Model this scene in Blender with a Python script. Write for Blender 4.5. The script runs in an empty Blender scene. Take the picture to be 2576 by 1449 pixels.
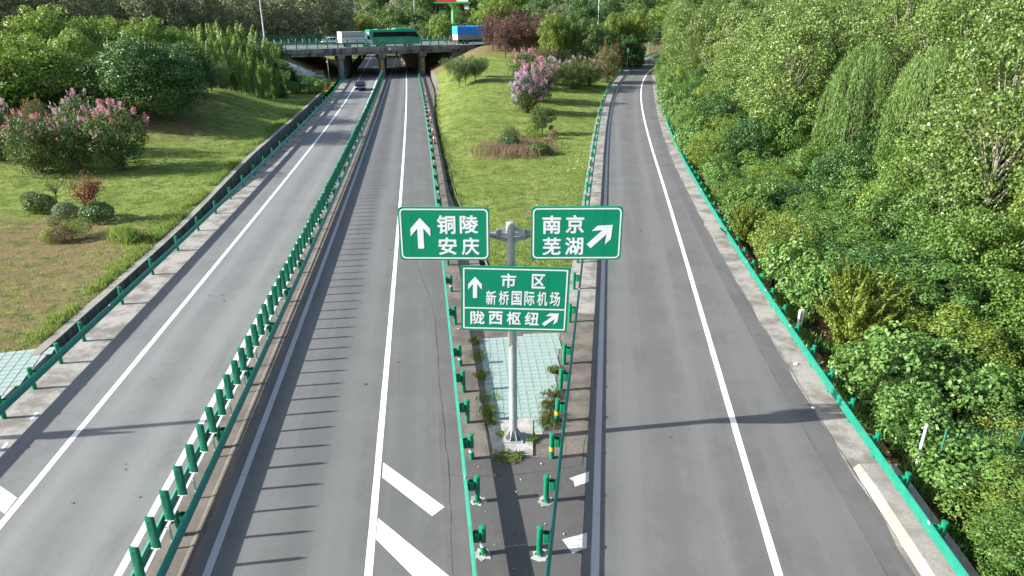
import bpy, bmesh, math, random
import numpy as np
from mathutils import Vector, Matrix
from mathutils.bvhtree import BVHTree

R = math.radians
sc = bpy.context.scene
COL = sc.collection
# ------------------------------------------------------------------ camera
CAM_H, PITCH, FPX, CX, CY = 13.0, R(22.0), 1717.0, 1288.0, 724.5
cam = bpy.data.cameras.new('camera'); cam.lens = 24.0; cam.sensor_width = 36.0
cam.clip_start = 0.1; cam.clip_end = 6000
cam_o = bpy.data.objects.new('camera', cam); COL.objects.link(cam_o)
cam_o.location = (0, 0, CAM_H); cam_o.rotation_euler = (R(90) - PITCH, 0, 0)
sc.camera = cam_o
# ------------------------------------------------------------------ light
SUN_EL, SUN_AZ = 27.4, 261.0
w = bpy.data.worlds.new('World'); sc.world = w; w.use_nodes = True
nt = w.node_tree; bg = nt.nodes['Background']
sky = nt.nodes.new('ShaderNodeTexSky'); sky.sky_type = 'NISHITA'; sky.sun_disc = False
sky.sun_elevation = R(SUN_EL); sky.sun_rotation = R(SUN_AZ)
sky.air_density = 1.0; sky.dust_density = 2.0; sky.ozone_density = 1.0
nt.links.new(sky.outputs[0], bg.inputs[0]); bg.inputs[1].default_value = 0.115
sl = bpy.data.lights.new('sun', 'SUN'); sl.energy = 5.0; sl.angle = R(0.6); sl.color = (1.0, 0.975, 0.925)
so = bpy.data.objects.new('sun', sl); COL.objects.link(so)
sd = Vector((math.sin(R(SUN_AZ)) * math.cos(R(SUN_EL)), math.cos(R(SUN_AZ)) * math.cos(R(SUN_EL)), math.sin(R(SUN_EL))))
so.rotation_euler = sd.to_track_quat('Z', 'Y').to_euler(); so.location = sd * 80
vs = sc.view_settings; vs.view_transform = 'Standard'; vs.look = 'None'; vs.exposure = 1.18; vs.gamma = 1.0
vs.use_curve_mapping = False
sc.render.engine = 'CYCLES'
cy = sc.cycles
cy.max_bounces = 6; cy.diffuse_bounces = 3; cy.glossy_bounces = 2; cy.transmission_bounces = 4; cy.transparent_max_bounces = 8
cy.caustics_reflective = False; cy.caustics_refractive = False

rnd = random.Random(7); rng = np.random.default_rng(11)

# ------------------------------------------------------------------ pixel <-> place
sP, cP = math.sin(PITCH), math.cos(PITCH)
def ray(u, v):
    a = (u - CX) / FPX; b = (v - CY) / FPX
    return Vector((a, cP - b * sP, -sP - b * cP))
def G(u, v, z=0.0):
    """point of the place at height z seen at photo position u, v (photo scaled to 2576 wide)"""
    zz = z(0) if callable(z) else z
    for _ in range(40 if callable(z) else 1):
        d = ray(u, v); t = (zz - CAM_H) / d.z
        p = d * t
        if callable(z): zz = 0.5 * zz + 0.5 * z(p.y)
    return (p.x, p.y, zz)
def zat(v, y):
    return CAM_H - y * math.tan(PITCH + math.atan((v - CY) / FPX))
def xat(u, y, z):
    return (u - CX) / FPX * (y * cP + (CAM_H - z) * sP)
def atY(u, v, y):
    z = zat(v, y); return (xat(u, y, z), y, z)

def sstep(a, b, x):
    t = min(1, max(0, (x - a) / (b - a))); return t * t * (3 - 2 * t)
def curve(pts, deg):
    ys = np.array([p[1] for p in pts]); xs = np.array([p[0] for p in pts])
    m = 80.0; c = np.polyfit(ys / m, xs, deg); dc = np.polyder(c)
    y0, y1 = ys.min() - 3, ys.max()
    def f(y):
        yc = min(max(y, y0), y1)
        return float(np.polyval(c, yc / m) + np.polyval(dc, yc / m) / m * (y - yc))
    return f

# ------------------------------------------------------------------ materials
MATS = {}
def newmat(name):
    m = bpy.data.materials.new(name); m.use_nodes = True; MATS[name] = m
    n = m.node_tree.nodes; return m, n, m.node_tree.links, n['Principled BSDF']
def node(n, t, **kw):
    x = n.new(t)
    for k, v in kw.items():
        if k in x.inputs: x.inputs[k].default_value = v
        else: setattr(x, k, v)
    return x
def mixc(n, l, fac, a, b, mode='MIX'):
    m = n.new('ShaderNodeMix'); m.data_type = 'RGBA'; m.blend_type = mode
    for sock, v in ((m.inputs[0], fac), (m.inputs[6], a), (m.inputs[7], b)):
        if hasattr(v, 'is_linked') or hasattr(v, 'links'): l.new(v, sock)
        elif isinstance(v, (tuple, list)): sock.default_value = (*v[:3], 1)
        else: sock.default_value = v
    return m.outputs[2]
def ramp(n, l, src, a, b, ca=0.0, cb=1.0):
    r = n.new('ShaderNodeMapRange'); r.inputs[1].default_value = a; r.inputs[2].default_value = b
    r.inputs[3].default_value = ca; r.inputs[4].default_value = cb
    r.interpolation_type = 'SMOOTHSTEP'
    l.new(src, r.inputs[0]); return r.outputs[0]
def noise(n, l, vec, scale, detail=4, rough=0.6):
    t = n.new('ShaderNodeTexNoise'); t.inputs['Scale'].default_value = scale
    t.inputs['Detail'].default_value = detail; t.inputs['Roughness'].default_value = rough
    if vec is not None: l.new(vec, t.inputs['Vector'])
    return t.outputs[0]
def bump(n, l, h, p, strength=0.3, dist=0.02):
    b = n.new('ShaderNodeBump'); b.inputs['Strength'].default_value = strength; b.inputs['Distance'].default_value = dist
    l.new(h, b.inputs['Height']); l.new(b.outputs[0], p.inputs['Normal'])
def plain(name, col, rough=0.5, metal=0.0, var=0.18, scale=6.0, dirt=None, dirt_amt=0.35, bmp=0.0, spec=0.5):
    """paint / metal / plastic with faint unevenness and dirt"""
    m, n, l, p = newmat(name)
    tc = n.new('ShaderNodeTexCoord').outputs['Object']
    a = noise(n, l, tc, scale, 5)
    c = mixc(n, l, ramp(n, l, a, .3, .7), tuple(x * (1 - var) for x in col), tuple(min(1, x * (1 + var)) for x in col))
    if dirt:
        b = noise(n, l, tc, scale * 0.45, 8, .7)
        c = mixc(n, l, ramp(n, l, b, .5, .72, 0, dirt_amt), c, dirt)
    l.new(c, p.inputs['Base Color']); p.inputs['Roughness'].default_value = rough
    p.inputs['Metallic'].default_value = metal; p.inputs['Specular IOR Level'].default_value = spec
    if bmp: bump(n, l, noise(n, l, tc, scale * 8, 3), p, bmp, .01)
    return m
def asphalt(name, base, warm=(1, .99, .97), tracks=()):
    m, n, l, p = newmat(name)
    g = n.new('ShaderNodeNewGeometry').outputs['Position']
    uvn = n.new('ShaderNodeUVMap'); uv = uvn.outputs[0]
    f = noise(n, l, g, 26, 4, .85); big = noise(n, l, g, .35, 6, .6); mid = noise(n, l, g, 2.2, 6, .65)
    st = n.new('ShaderNodeMapping'); st.inputs['Scale'].default_value = (1.1, .03, 1); l.new(uv, st.inputs[0])
    streak = noise(n, l, st.outputs[0], 2.0, 4, .6)
    c0 = tuple(base * x for x in warm)
    c = mixc(n, l, ramp(n, l, f, .25, .75), tuple(x * .6 for x in c0), tuple(x * 1.38 for x in c0))
    c = mixc(n, l, ramp(n, l, big, .38, .62, 0, .8), c, tuple(x * .78 for x in c0))
    c = mixc(n, l, ramp(n, l, mid, .45, .75, 0, .45), c, tuple(x * 1.18 for x in c0))
    c = mixc(n, l, ramp(n, l, streak, .42, .68, 0, .35), c, tuple(x * 1.2 for x in c0))
    sp = n.new('ShaderNodeSeparateXYZ'); l.new(uv, sp.inputs[0])
    for (tx, tw, k) in tracks:          # polished wheel paths / oil band along the lane
        d = n.new('ShaderNodeMath'); d.operation = 'SUBTRACT'; l.new(sp.outputs[0], d.inputs[0]); d.inputs[1].default_value = tx
        ab = n.new('ShaderNodeMath'); ab.operation = 'ABSOLUTE'; l.new(d.outputs[0], ab.inputs[0])
        mk = ramp(n, l, ab.outputs[0], 0, tw, .8, 0)
        mm = n.new('ShaderNodeMath'); mm.operation = 'MULTIPLY'; l.new(mk, mm.inputs[0]); l.new(ramp(n, l, streak, .2, .7, .5, 1), mm.inputs[1])
        c = mixc(n, l, mm.outputs[0], c, tuple(x * k for x in c0))
    sp2 = noise(n, l, g, 9.0, 2, .5)
    c = mixc(n, l, ramp(n, l, sp2, .66, .72, 0, .5), c, tuple(x * .55 for x in c0))
    l.new(c, p.inputs['Base Color']); p.inputs['Roughness'].default_value = .82; p.inputs['Specular IOR Level'].default_value = .35
    bump(n, l, f, p, .35, .01)
    return m
def concrete(name, col, stain=(.07, .06, .05), amt=.6, scale=1.0, rough=.9, vert=False):
    m, n, l, p = newmat(name)
    g = n.new('ShaderNodeNewGeometry').outputs['Position']
    if vert:
        mp = n.new('ShaderNodeMapping'); mp.inputs['Scale'].default_value = (1.6, 1.6, .16); l.new(g, mp.inputs[0]); gv = mp.outputs[0]
    else: gv = g
    a = noise(n, l, gv, .9 * scale, 8, .68); b = noise(n, l, g, 14, 4, .7); c3 = noise(n, l, gv, 3.1 * scale, 6, .7)
    c = mixc(n, l, ramp(n, l, b, .3, .7), tuple(x * .82 for x in col), tuple(x * 1.15 for x in col))
    c = mixc(n, l, ramp(n, l, a, .42, .62, 0, amt), c, stain)
    c = mixc(n, l, ramp(n, l, c3, .5, .7, 0, amt * .6), c, tuple(x * .5 for x in col))
    l.new(c, p.inputs['Base Color']); p.inputs['Roughness'].default_value = rough
    bump(n, l, b, p, .4, .015)
    return m
def road_paint(name, col, wear=.4, under=(.11, .11, .11)):
    m, n, l, p = newmat(name)
    g = n.new('ShaderNodeNewGeometry').outputs['Position']
    a = noise(n, l, g, 3.5, 8, .75); b = noise(n, l, g, 22, 4, .7)
    c = mixc(n, l, ramp(n, l, b, .3, .75), tuple(x * .9 for x in col), col)
    c = mixc(n, l, ramp(n, l, a, .58 - wear * .16, .74, 0, min(1, wear * 1.5)), c, under)
    l.new(c, p.inputs['Base Color']); p.inputs['Roughness'].default_value = .7
    return m
def leafmat(name, c1, c2, trans=.3, rough=.5, hue=.0, spec=.35):
    m, n, l, p = newmat(name)
    g = n.new('ShaderNodeNewGeometry'); oi = n.new('ShaderNodeObjectInfo')
    c = mixc(n, l, g.outputs['Random Per Island'], c1, c2)
    c = mixc(n, l, ramp(n, l, oi.outputs['Random'], 0, 1, 0, .35), c, tuple(x * f for x, f in zip(c1, (.75, .85, .9))))
    l.new(c, p.inputs['Base Color']); p.inputs['Roughness'].default_value = rough; p.inputs['Specular IOR Level'].default_value = spec
    t = n.new('ShaderNodeBsdfTranslucent')
    l.new(mixc(n, l, .5, c, (c2[0] * 1.3, c2[1] * 1.25, c2[2] * .7)), t.inputs[0])
    ms = n.new('ShaderNodeMixShader'); ms.inputs[0].default_value = trans
    l.new(p.outputs[0], ms.inputs[1]); l.new(t.outputs[0], ms.inputs[2])
    l.new(ms.outputs[0], n['Material Output'].inputs[0])
    return m

plain('rail_green', (.012, .195, .128), .42, 0, .12, 3.0, dirt=(.05, .09, .07), dirt_amt=.45)
plain('post_green', (.006, .19, .095), .38, 0, .1, 3.0, dirt=(.04, .07, .05), dirt_amt=.3)
plain('panel_green', (.003, .145, .085), .45, 0, .12, 5.0, dirt=(.03, .07, .05), dirt_amt=.25)
plain('fence_green', (.03, .17, .10), .5, 0, .1, 3.0)
plain('sign_green', (.002, .265, .135), .5, 0, .06, 1.4, dirt=(.01, .17, .10), dirt_amt=.35, spec=.3)
plain('sign_white', (.88, .89, .90), .5, 0, .03, 3.0, spec=.3)
plain('band_white', (.75, .76, .77), .5, 0, .05); plain('band_yellow', (.80, .42, .02), .5, 0, .05)
plain('band_black', (.02, .02, .022), .6); plain('band_red', (.55, .03, .03), .5)
plain('galvanised', (.42, .43, .42), .48, .25, .14, 4.0, dirt=(.22, .21, .19), dirt_amt=.4)
plain('galv_white', (.62, .64, .63), .45, .1, .1, 4.0, dirt=(.3, .3, .27), dirt_amt=.3)
plain('dark_metal', (.05, .05, .05), .6, .3)
plain('rubber', (.018, .018, .019), .8); plain('rim', (.35, .35, .36), .35, .7)
plain('glass_dark', (.012, .016, .02), .08, 0, .05); plain('lamp_white', (.8, .8, .8), .15); plain('lamp_red', (.5, .02, .02), .25)
plain('car_black', (.012, .014, .02), .18, 0, .05); plain('car_white', (.72, .73, .74), .22, 0, .04)
plain('bus_green', (.006, .27, .125), .28, 0, .05, 2.0, dirt=(.02, .2, .1), dirt_amt=.2)
plain('bus_roof', (.03, .36, .20), .35, 0, .05)
plain('truck_white', (.66, .66, .63), .5, 0, .12, 4.0, dirt=(.30, .26, .2), dirt_amt=.6)
plain('truck_grey', (.24, .23, .22), .7, 0, .2, 5.0, dirt=(.1, .09, .08), dirt_amt=.6)
plain('tarp_blue', (.01, .22, .62), .5, 0, .3, 3.0, dirt=(.01, .10, .35), dirt_amt=.7, bmp=.5)
plain('tarp_cyan', (.02, .42, .72), .5, 0, .3, 3.0, dirt=(.02, .25, .55), dirt_amt=.6, bmp=.5)
plain('plate_blue', (.02, .08, .45), .4)
plain('billboard_green', (.13, .42, .10), .5, 0, .06); plain('billboard_red', (.62, .015, .05), .5); plain('billboard_white', (.78, .78, .78), .5)
plain('tile_mint', (.26, .345, .31), .75, 0, .22, 1.6, dirt=(.20, .21, .18), dirt_amt=.7, bmp=.3)
plain('wood', (.12, .09, .06), .8, 0, .3, 8)
plain('bark', (.075, .058, .042), .9, 0, .4, 9, bmp=.5); plain('bark_pale', (.30, .27, .22), .85, 0, .35, 7, dirt=(.06, .05, .04), dirt_amt=.7, bmp=.4)
plain('twig', (.16, .12, .085), .9, 0, .3, 9)
plain('leaf_litter', (.45, .38, .26), .9, 0, .3, 20); plain('litter_white', (.72, .73, .74), .7)
asphalt('asphalt_left', .165, (.985, 1, .965), ((1.75, .25, .8), (2.4, .7, 1.2), (3.5, .5, .84), (4.5, .7, 1.2)))
asphalt('asphalt_right', .120, (.99, 1, .96), ((1.2, .7, 1.2), (2.35, .5, .80), (3.4, .7, 1.24), (5.2, .5, .9)))
asphalt('asphalt_ramp', .126, (1, 1, .96), ((1.3, .6, 1.18), (2.5, .5, .86), (3.6, .6, 1.2), (6.5, .9, 1.1)))
asphalt('asphalt_shoulder', .112, (1, .98, .95)); asphalt('asphalt_gore', .088, (1, .97, .93)); asphalt('asphalt_far', .19)
concrete('apron', (.30, .285, .255), (.10, .088, .07), .75, .8); concrete('apron_dark', (.155, .135, .11), (.06, .052, .042), .7, .9)
concrete('median', (.155, .132, .108), (.09, .078, .065), .6, .8); concrete('kerb', (.27, .255, .225), (.16, .145, .12), .55, 1.3)
concrete('wall_conc', (.16, .145, .125), (.035, .033, .028), .8, 1.2, vert=True)
concrete('bridge_conc', (.27, .26, .24), (.035, .033, .03), .9, .75, vert=True)
concrete('pier_conc', (.27, .25, .225), (.09, .08, .07), .6, .6, vert=True)
concrete('stone_white', (.50, .49, .46), (.22, .21, .19), .5, 1.5); concrete('foundation', (.40, .385, .35), (.16, .15, .13), .6, 2.0)
road_paint('paint_white', (.80, .80, .78), .26); road_paint('paint_worn', (.40, .40, .39), .35, (.17, .168, .16)); road_paint('paint_gone', (.62, .61, .58), .7)
plain('crack', (.05, .048, .045), .95)

def ground_mat(name, g1, g2, g3, soil):
    m, n, l, p = newmat(name)
    g = n.new('ShaderNodeNewGeometry').outputs['Position']
    at = n.new('ShaderNodeAttribute'); at.attribute_name = 'dry'
    a = noise(n, l, g, .28, 6, .65); b = noise(n, l, g, 1.4, 6, .7); f = noise(n, l, g, 9, 5, .75); ff = noise(n, l, g, 38, 2, .7)
    c = mixc(n, l, ramp(n, l, a, .38, .62), g1, g2)
    c = mixc(n, l, ramp(n, l, b, .48, .68, 0, .8), c, g3)
    s = mixc(n, l, ramp(n, l, b, .35, .65), soil, tuple(x * f0 for x, f0 in zip(soil, (.8, 1.0, .85))))
    ad = n.new('ShaderNodeMath'); ad.operation = 'ADD'; l.new(at.outputs['Fac'], ad.inputs[0])
    l.new(ramp(n, l, b, .25, .75, -.5, .5), ad.inputs[1])
    ad2 = n.new('ShaderNodeMath'); ad2.operation = 'ADD'; l.new(ad.outputs[0], ad2.inputs[0]); l.new(ramp(n, l, f, .25, .75, -.3, .3), ad2.inputs[1])
    c = mixc(n, l, ramp(n, l, ad2.outputs[0], .35, .7), c, s)
    c = mixc(n, l, ramp(n, l, f, .35, .65, .0, .45), c, (.0, .0, .0), 'SOFT_LIGHT')
    c = mixc(n, l, ramp(n, l, noise(n, l, g, .9, 7, .75), .50, .60, 0, .75), c, tuple(x * .62 for x in g3))
    c = mixc(n, l, ramp(n, l, ff, .35, .7, 0, .6), c, (.40, .40, .22), 'OVERLAY')
    l.new(c, p.inputs['Base Color']); p.inputs['Roughness'].default_value = .95; p.inputs['Specular IOR Level'].default_value = .1
    hh = n.new('ShaderNodeMath'); hh.operation = 'ADD'; l.new(f, hh.inputs[0]); l.new(noise(n, l, g, 2.6, 5, .7), hh.inputs[1])
    bump(n, l, hh.outputs[0], p, .9, .14)
    return m
ground_mat('lawn', (.180, .245, .058), (.275, .325, .100), (.115, .185, .045), (.27, .18, .11))
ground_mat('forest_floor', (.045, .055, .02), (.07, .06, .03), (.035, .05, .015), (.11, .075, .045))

leafmat('leaf_camphor', (.075, .16, .022), (.35, .46, .095), .2); leafmat('leaf_bluegreen', (.035, .09, .025), (.12, .22, .055), .15)
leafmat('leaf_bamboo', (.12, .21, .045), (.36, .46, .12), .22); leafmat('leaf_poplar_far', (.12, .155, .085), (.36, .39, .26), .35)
leafmat('leaf_poplar', (.07, .135, .025), (.26, .35, .095), .2, .4, spec=.5); leafmat('leaf_forest', (.05, .115, .02), (.18, .30, .06), .2, .42)
leafmat('leaf_dark', (.028, .08, .02), (.10, .20, .05), .15, .42); leafmat('leaf_yellow', (.10, .17, .025), (.28, .36, .065), .25)
leafmat('leaf_mulberry', (.065, .15, .03), (.19, .32, .08), .22, .45); leafmat('leaf_willow', (.12, .22, .05), (.26, .38, .12), .28)
leafmat('leaf_juniper', (.075, .125, .016), (.21, .27, .035), .14, .6); leafmat('leaf_plum', (.095, .048, .042), (.17, .09, .07), .25)
leafmat('leaf_crape', (.04, .085, .02), (.13, .20, .05), .2); leafmat('leaf_fan', (.075, .135, .042), (.14, .20, .07), .3)
leafmat('leaf_privet', (.09, .15, .022), (.26, .33, .06), .22); leafmat('leaf_photinia', (.16, .05, .035), (.22, .10, .06), .3)
leafmat('leaf_olive', (.09, .12, .04), (.15, .17, .06), .25); leafmat('leaf_dry', (.17, .12, .08), (.25, .18, .11), .2, .9)
leafmat('leaf_variegated', (.03, .08, .025), (.30, .36, .20), .2); leafmat('leaf_grass', (.12, .20, .04), (.24, .32, .085), .35, .7)
leafmat('leaf_far', (.05, .105, .03), (.17, .26, .07), .18)
leafmat('bloom_pink', (.50, .21, .32), (.66, .40, .50), .3, .8); leafmat('bloom_purple', (.40, .20, .35), (.58, .36, .50), .3, .8)
leafmat('bloom_lilac', (.48, .38, .55), (.66, .56, .68), .3, .8); leafmat('bloom_red', (.52, .13, .17), (.60, .24, .28), .3, .8)
leafmat('bloom_rust', (.26, .13, .07), (.34, .19, .10), .3, .8)
M = MATS

# ------------------------------------------------------------------ mesh helpers
class MB:
    def __init__(s): s.v = []; s.f = []; s.uv = None; s.mi = []; s.cur = 0
    def add(s, vs_, fs_):
        o = len(s.v); s.v += [tuple(p) for p in vs_]; s.f += [tuple(i + o for i in f) for f in fs_]; s.mi += [s.cur] * len(fs_); return s
    def box(s, c, d, rz=0.0, m=None):
        x, y, z = (q / 2 for q in d); P = []
        for dz in (-z, z):
            for dx, dy in ((-x, -y), (x, -y), (x, y), (-x, y)):
                if rz: dx, dy = dx * math.cos(rz) - dy * math.sin(rz), dx * math.sin(rz) + dy * math.cos(rz)
                p = Vector((dx, dy, dz))
                if m is not None: p = m @ p
                P.append((c[0] + p.x, c[1] + p.y, c[2] + p.z))
        return s.add(P, [(3, 2, 1, 0), (4, 5, 6, 7), (0, 1, 5, 4), (1, 2, 6, 5), (2, 3, 7, 6), (3, 0, 4, 7)])
    def tube(s, pts, rads, n=8, cap=True):
        pts = [Vector(p) for p in pts]
        if not isinstance(rads, (list, tuple)): rads = [rads] * len(pts)
        P = []; Fc = []
        prev = None
        for i, p in enumerate(pts):
            t = (pts[min(i + 1, len(pts) - 1)] - pts[max(i - 1, 0)]).normalized()
            a = t.cross(Vector((0, 0, 1)))
            if a.length < 1e-3: a = t.cross(Vector((0, 1, 0)))
            if prev is not None and (prev - t * prev.dot(t)).length > 1e-3: a = prev - t * prev.dot(t)
            a.normalize(); prev = a; b = t.cross(a)
            for k in range(n):
                an = 2 * math.pi * k / n
                P.append(p + (a * math.cos(an) + b * math.sin(an)) * rads[i])
        for i in range(len(pts) - 1):
            for k in range(n):
                k2 = (k + 1) % n
                Fc.append((i * n + k, i * n + k2, (i + 1) * n + k2, (i + 1) * n + k))
        if cap:
            Fc.append(tuple(range(n - 1, -1, -1))); Fc.append(tuple((len(pts) - 1) * n + k for k in range(n)))
        return s.add(P, Fc)
    def prism(s, poly, z0, z1):
        n = len(poly)
        P = [(x, y, z0) for x, y in poly] + [(x, y, z1) for x, y in poly]
        return s.add(P, [tuple(range(n - 1, -1, -1)), tuple(range(n, 2 * n))] + [(i, (i + 1) % n, n + (i + 1) % n, n + i) for i in range(n)])
    def prism_y(s, poly, y0, y1, m=None):
        """poly in (x,z) extruded along y"""
        n = len(poly); P = [(x, y0, z) for x, z in poly] + [(x, y1, z) for x, z in poly]
        return s.add(P, [tuple(range(n)), tuple(range(2 * n - 1, n - 1, -1))] + [(n + i, n + (i + 1) % n, (i + 1) % n, i) for i in range(n)])
    def mesh(s, name, mats, smooth=False):
        me = bpy.data.meshes.new(name); me.from_pydata(s.v, [], s.f)
        for m in (mats if isinstance(mats, (list, tuple)) else [mats]): me.materials.append(M[m] if isinstance(m, str) else m)
        if any(s.mi): me.polygons.foreach_set('material_index', s.mi)
        if smooth:
            me.polygons.foreach_set('use_smooth', [True] * len(me.polygons))
        me.update(); return me
    def build(s, name, mats, parent=None, smooth=False):
        return link(name, s.mesh(name, mats, smooth), parent)
def link(name, data, parent=None, loc=None, rz=None, scale=None):
    o = bpy.data.objects.new(name, data); COL.objects.link(o)
    if parent is not None: o.parent = parent
    if loc is not None: o.location = loc
    if rz is not None: o.rotation_euler = (0, 0, rz)
    if scale is not None: o.scale = scale if isinstance(scale, (tuple, list)) else (scale,) * 3
    return o
def autosmooth(me, ang=40):
    me.polygons.foreach_set('use_smooth', [True] * len(me.polygons))
    try: me.set_sharp_from_angle(angle=R(ang))
    except Exception: pass
    return me
def thing(name, label, cat, loc=(0, 0, 0), rz=0, group=None):
    o = link(name, None, None, loc, rz); o.empty_display_size = .2
    return tag(o, label, cat, group)
def tag(o, label, cat, group=None):
    o['label'] = label; o['category'] = cat
    if group: o['group'] = group
    return o
def struct(o): o['kind'] = 'structure'; return o
def stuff(o): o['kind'] = 'stuff'; return o

def sheet(name, fl, fr, y0, y1, zf, mat, step=2.0, na=1, thick=0.0, parent=None):
    """road-like sheet between two side curves x = fl(y), fr(y) with metre UVs"""
    n = max(2, int((y1 - y0) / step) + 1); V = []; Fc = []; UV = []
    for i in range(n):
        y = y0 + (y1 - y0) * i / (n - 1); a, b = fl(y), fr(y)
        for k in range(na + 1):
            x = a + (b - a) * k / na; V.append((x, y, zf(x, y) if callable(zf) else zf)); UV.append((x - a, y))
    for i in range(n - 1):
        for k in range(na):
            q = i * (na + 1) + k; Fc.append((q, q + 1, q + na + 2, q + na + 1))
    me = bpy.data.meshes.new(name); me.from_pydata(V, [], Fc); me.materials.append(M[mat])
    ul = me.uv_layers.new(name='UVMap'); idx = np.zeros(len(me.loops), dtype=np.int32); me.loops.foreach_get('vertex_index', idx)
    ul.data.foreach_set('uv', np.array(UV, dtype=np.float32)[idx].ravel()); me.update()
    return link(name, me, parent)
# ================================================================== ROAD LAYOUT
def ramp_z(y):
    d = max(0.0, y - 65.0); return 0.036 * d * d / (d + 25.0)
L1 = curve([G(*p) for p in [(0,1327),(363,880),(629,561),(699.5,476),(770,388.6),(826,314),(869,254.5),(893,216.5)]], 3)
L2 = curve([G(*p) for p in [(300,1449),(636,818),(840,440),(928,250),(945,208)]], 3)
Dl = curve([G(*p) for p in [(519,1449),(754,818),(855,552),(894,442),(914,389),(939,315),(961.9,253),(974.6,213.6)]], 3)
Cl = curve([G(*p) for p in [(930,1449),(945,1210),(975,880),(1003,552),(1011,468),(1017,355),(1022.6,208)]], 3)
El = curve([G(*p, ramp_z) for p in [(1497,1449),(1505,1090),(1515,700),(1525,500),(1530,340),(1540,260),(1560,215),(1600,168),(1660,140)]], 4)
Fl = curve([G(*p, ramp_z) for p in [(1960,1449),(1840,1050),(1740,700),(1680,500),(1640,380),(1618,280),(1612,230),(1625,190),(1660,160)]], 4)
RRb = curve([G(u, v, lambda y: ramp_z(y) + .7) for u, v in [(2440,1449),(2120,1000),(1900,700),(1780,500),(1710,370),(1665,270),(1655,210)]], 3)
RR = lambda y: RRb(y) + (0.0 if y < 100 else 0.0)
rampz = lambda x, y: ramp_z(y)
off = lambda f, d: (lambda y: f(y) + d)
from mathutils import noise as mnoise
def wob(f, d, amp, sc_, seed):
    return lambda y: f(y) + d + amp * mnoise.noise(Vector((y * sc_, seed, 0))) + amp * .4 * mnoise.noise(Vector((y * sc_ * 5, seed + 9, 0)))

# expressway over the bridge: near edge line A + a*e, across n
EA = Vector((-44.3, 143.0, 0)); Ee = Vector((31.7, 22.0, 0)).normalized(); En = Vector((-Ee.y, Ee.x, 0)); EW = 29.0; EZ = 6.0
def exs(x, y): return (x - EA.x) * En.x + (y - EA.y) * En.y
def exa(x, y): return (x - EA.x) * Ee.x + (y - EA.y) * Ee.y
def emb(x, y, k=1.7):
    s = exs(x, y)
    if s < 0: return EZ - .08 + s / k
    if s > EW: return EZ - .08 - (s - EW) / k
    return EZ - .08
def smin(a, b, k=.8):
    h = max(0, min(1, .5 + .5 * (b - a) / k)); return b * (1 - h) + a * h - k * h * (1 - h)

# ------------------------------------------------------------------ road surfaces
YN, YF = 4.0, 330.0
LEDGE = lambda y: L1(y) - 4.1
struct(sheet('road_left_carriageway', wob(L1, -1.75, .08, .5, 1), off(L2, .42), YN, YF, 0, 'asphalt_left', 2, 2))
struct(sheet('shoulder_left', off(L1, -3.45), wob(L1, -1.75, .08, .5, 1), YN, 150, 0, 'apron', 2, 1))
struct(sheet('median_strip', off(L2, .42), off(Dl, -.36), YN, YF, 0, 'median', 2, 1))
struct(sheet('road_right_carriageway', off(Dl, -.36), wob(Cl, 1.95, .06, .3, 3), YN, YF, 0, 'asphalt_right', 2, 2))
struct(sheet('shoulder_right', wob(Cl, 1.95, .06, .3, 3), off(Cl, 2.72), YN, YF, 0, 'asphalt_shoulder', 2, 1))
struct(sheet('road_ramp', off(El, -.32), wob(RR, -1.45, .05, .4, 5), YN, 215, rampz, 'asphalt_ramp', 2, 2))
struct(sheet('shoulder_ramp', wob(RR, -1.45, .05, .4, 5), wob(RR, -.72, .13, .55, 7), YN, 215, rampz, 'asphalt_shoulder', 1, 1))
struct(sheet('apron_ramp', wob(RR, -.72, .13, .55, 7), wob(RR, .55, .15, .5, 8), YN, 215, rampz, 'apron', 1, 1))
goff = lambda y: 5.2 - 1.0 * sstep(33, 55, y) + 1.2 * sstep(85, 131, y)
GLE = lambda y: Cl(y) + goff(y)              # lawn edge beside the ditch
GRE = lambda y: El(y) - 1.78                 # lawn edge beside the ramp
struct(sheet('gore_pavement', off(Cl, 2.72), off(El, -.32), YN, 17.95, 0, 'asphalt_gore', 1, 2))
struct(sheet('gore_apron', off(Cl, 2.72), off(El, -.32), 17.95, 29.0, 0, 'apron_dark', 1, 2))
struct(sheet('apron_gore_left', off(Cl, 2.72), lambda y: GLE(y) - .45, 29.0, 175, 0, 'apron_dark', 2, 1))
struct(sheet('apron_gore_right', lambda y: GRE(y) - .02, off(El, -.32), 29.0, 215, rampz, 'apron', 2, 1))
# ditch channel beside the lawn
def channel(name, fx, wd, y0, y1, depth, ztop, mat):
    mb = MB(); n = int((y1 - y0) / 1.5); P = []; Fc = []
    for i in range(n + 1):
        y = y0 + (y1 - y0) * i / n; x = fx(y)
        P += [(x, y, 0), (x + .03, y, -depth), (x + wd - .03, y, -depth), (x + wd, y, ztop(y))]
    for i in range(n):
        for k in range(3): Fc.append((i * 4 + k, i * 4 + k + 1, i * 4 + k + 5, i * 4 + k + 4))
    mb.add(P, Fc); return mb.build(name, mat)
wt = lambda y: .10 + .78 * sstep(38, 66, y)
struct(channel('ditch_right', lambda y: GLE(y) - .45, .40, 29.0, 175, .4, lambda y: .1 + 1.0 * sstep(112, 128, y), 'wall_conc'))
struct(channel('ditch_left', lambda y: L1(y) - 4.0, .55, YN, 116, .42, lambda y: 0, 'wall_conc'))
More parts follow.
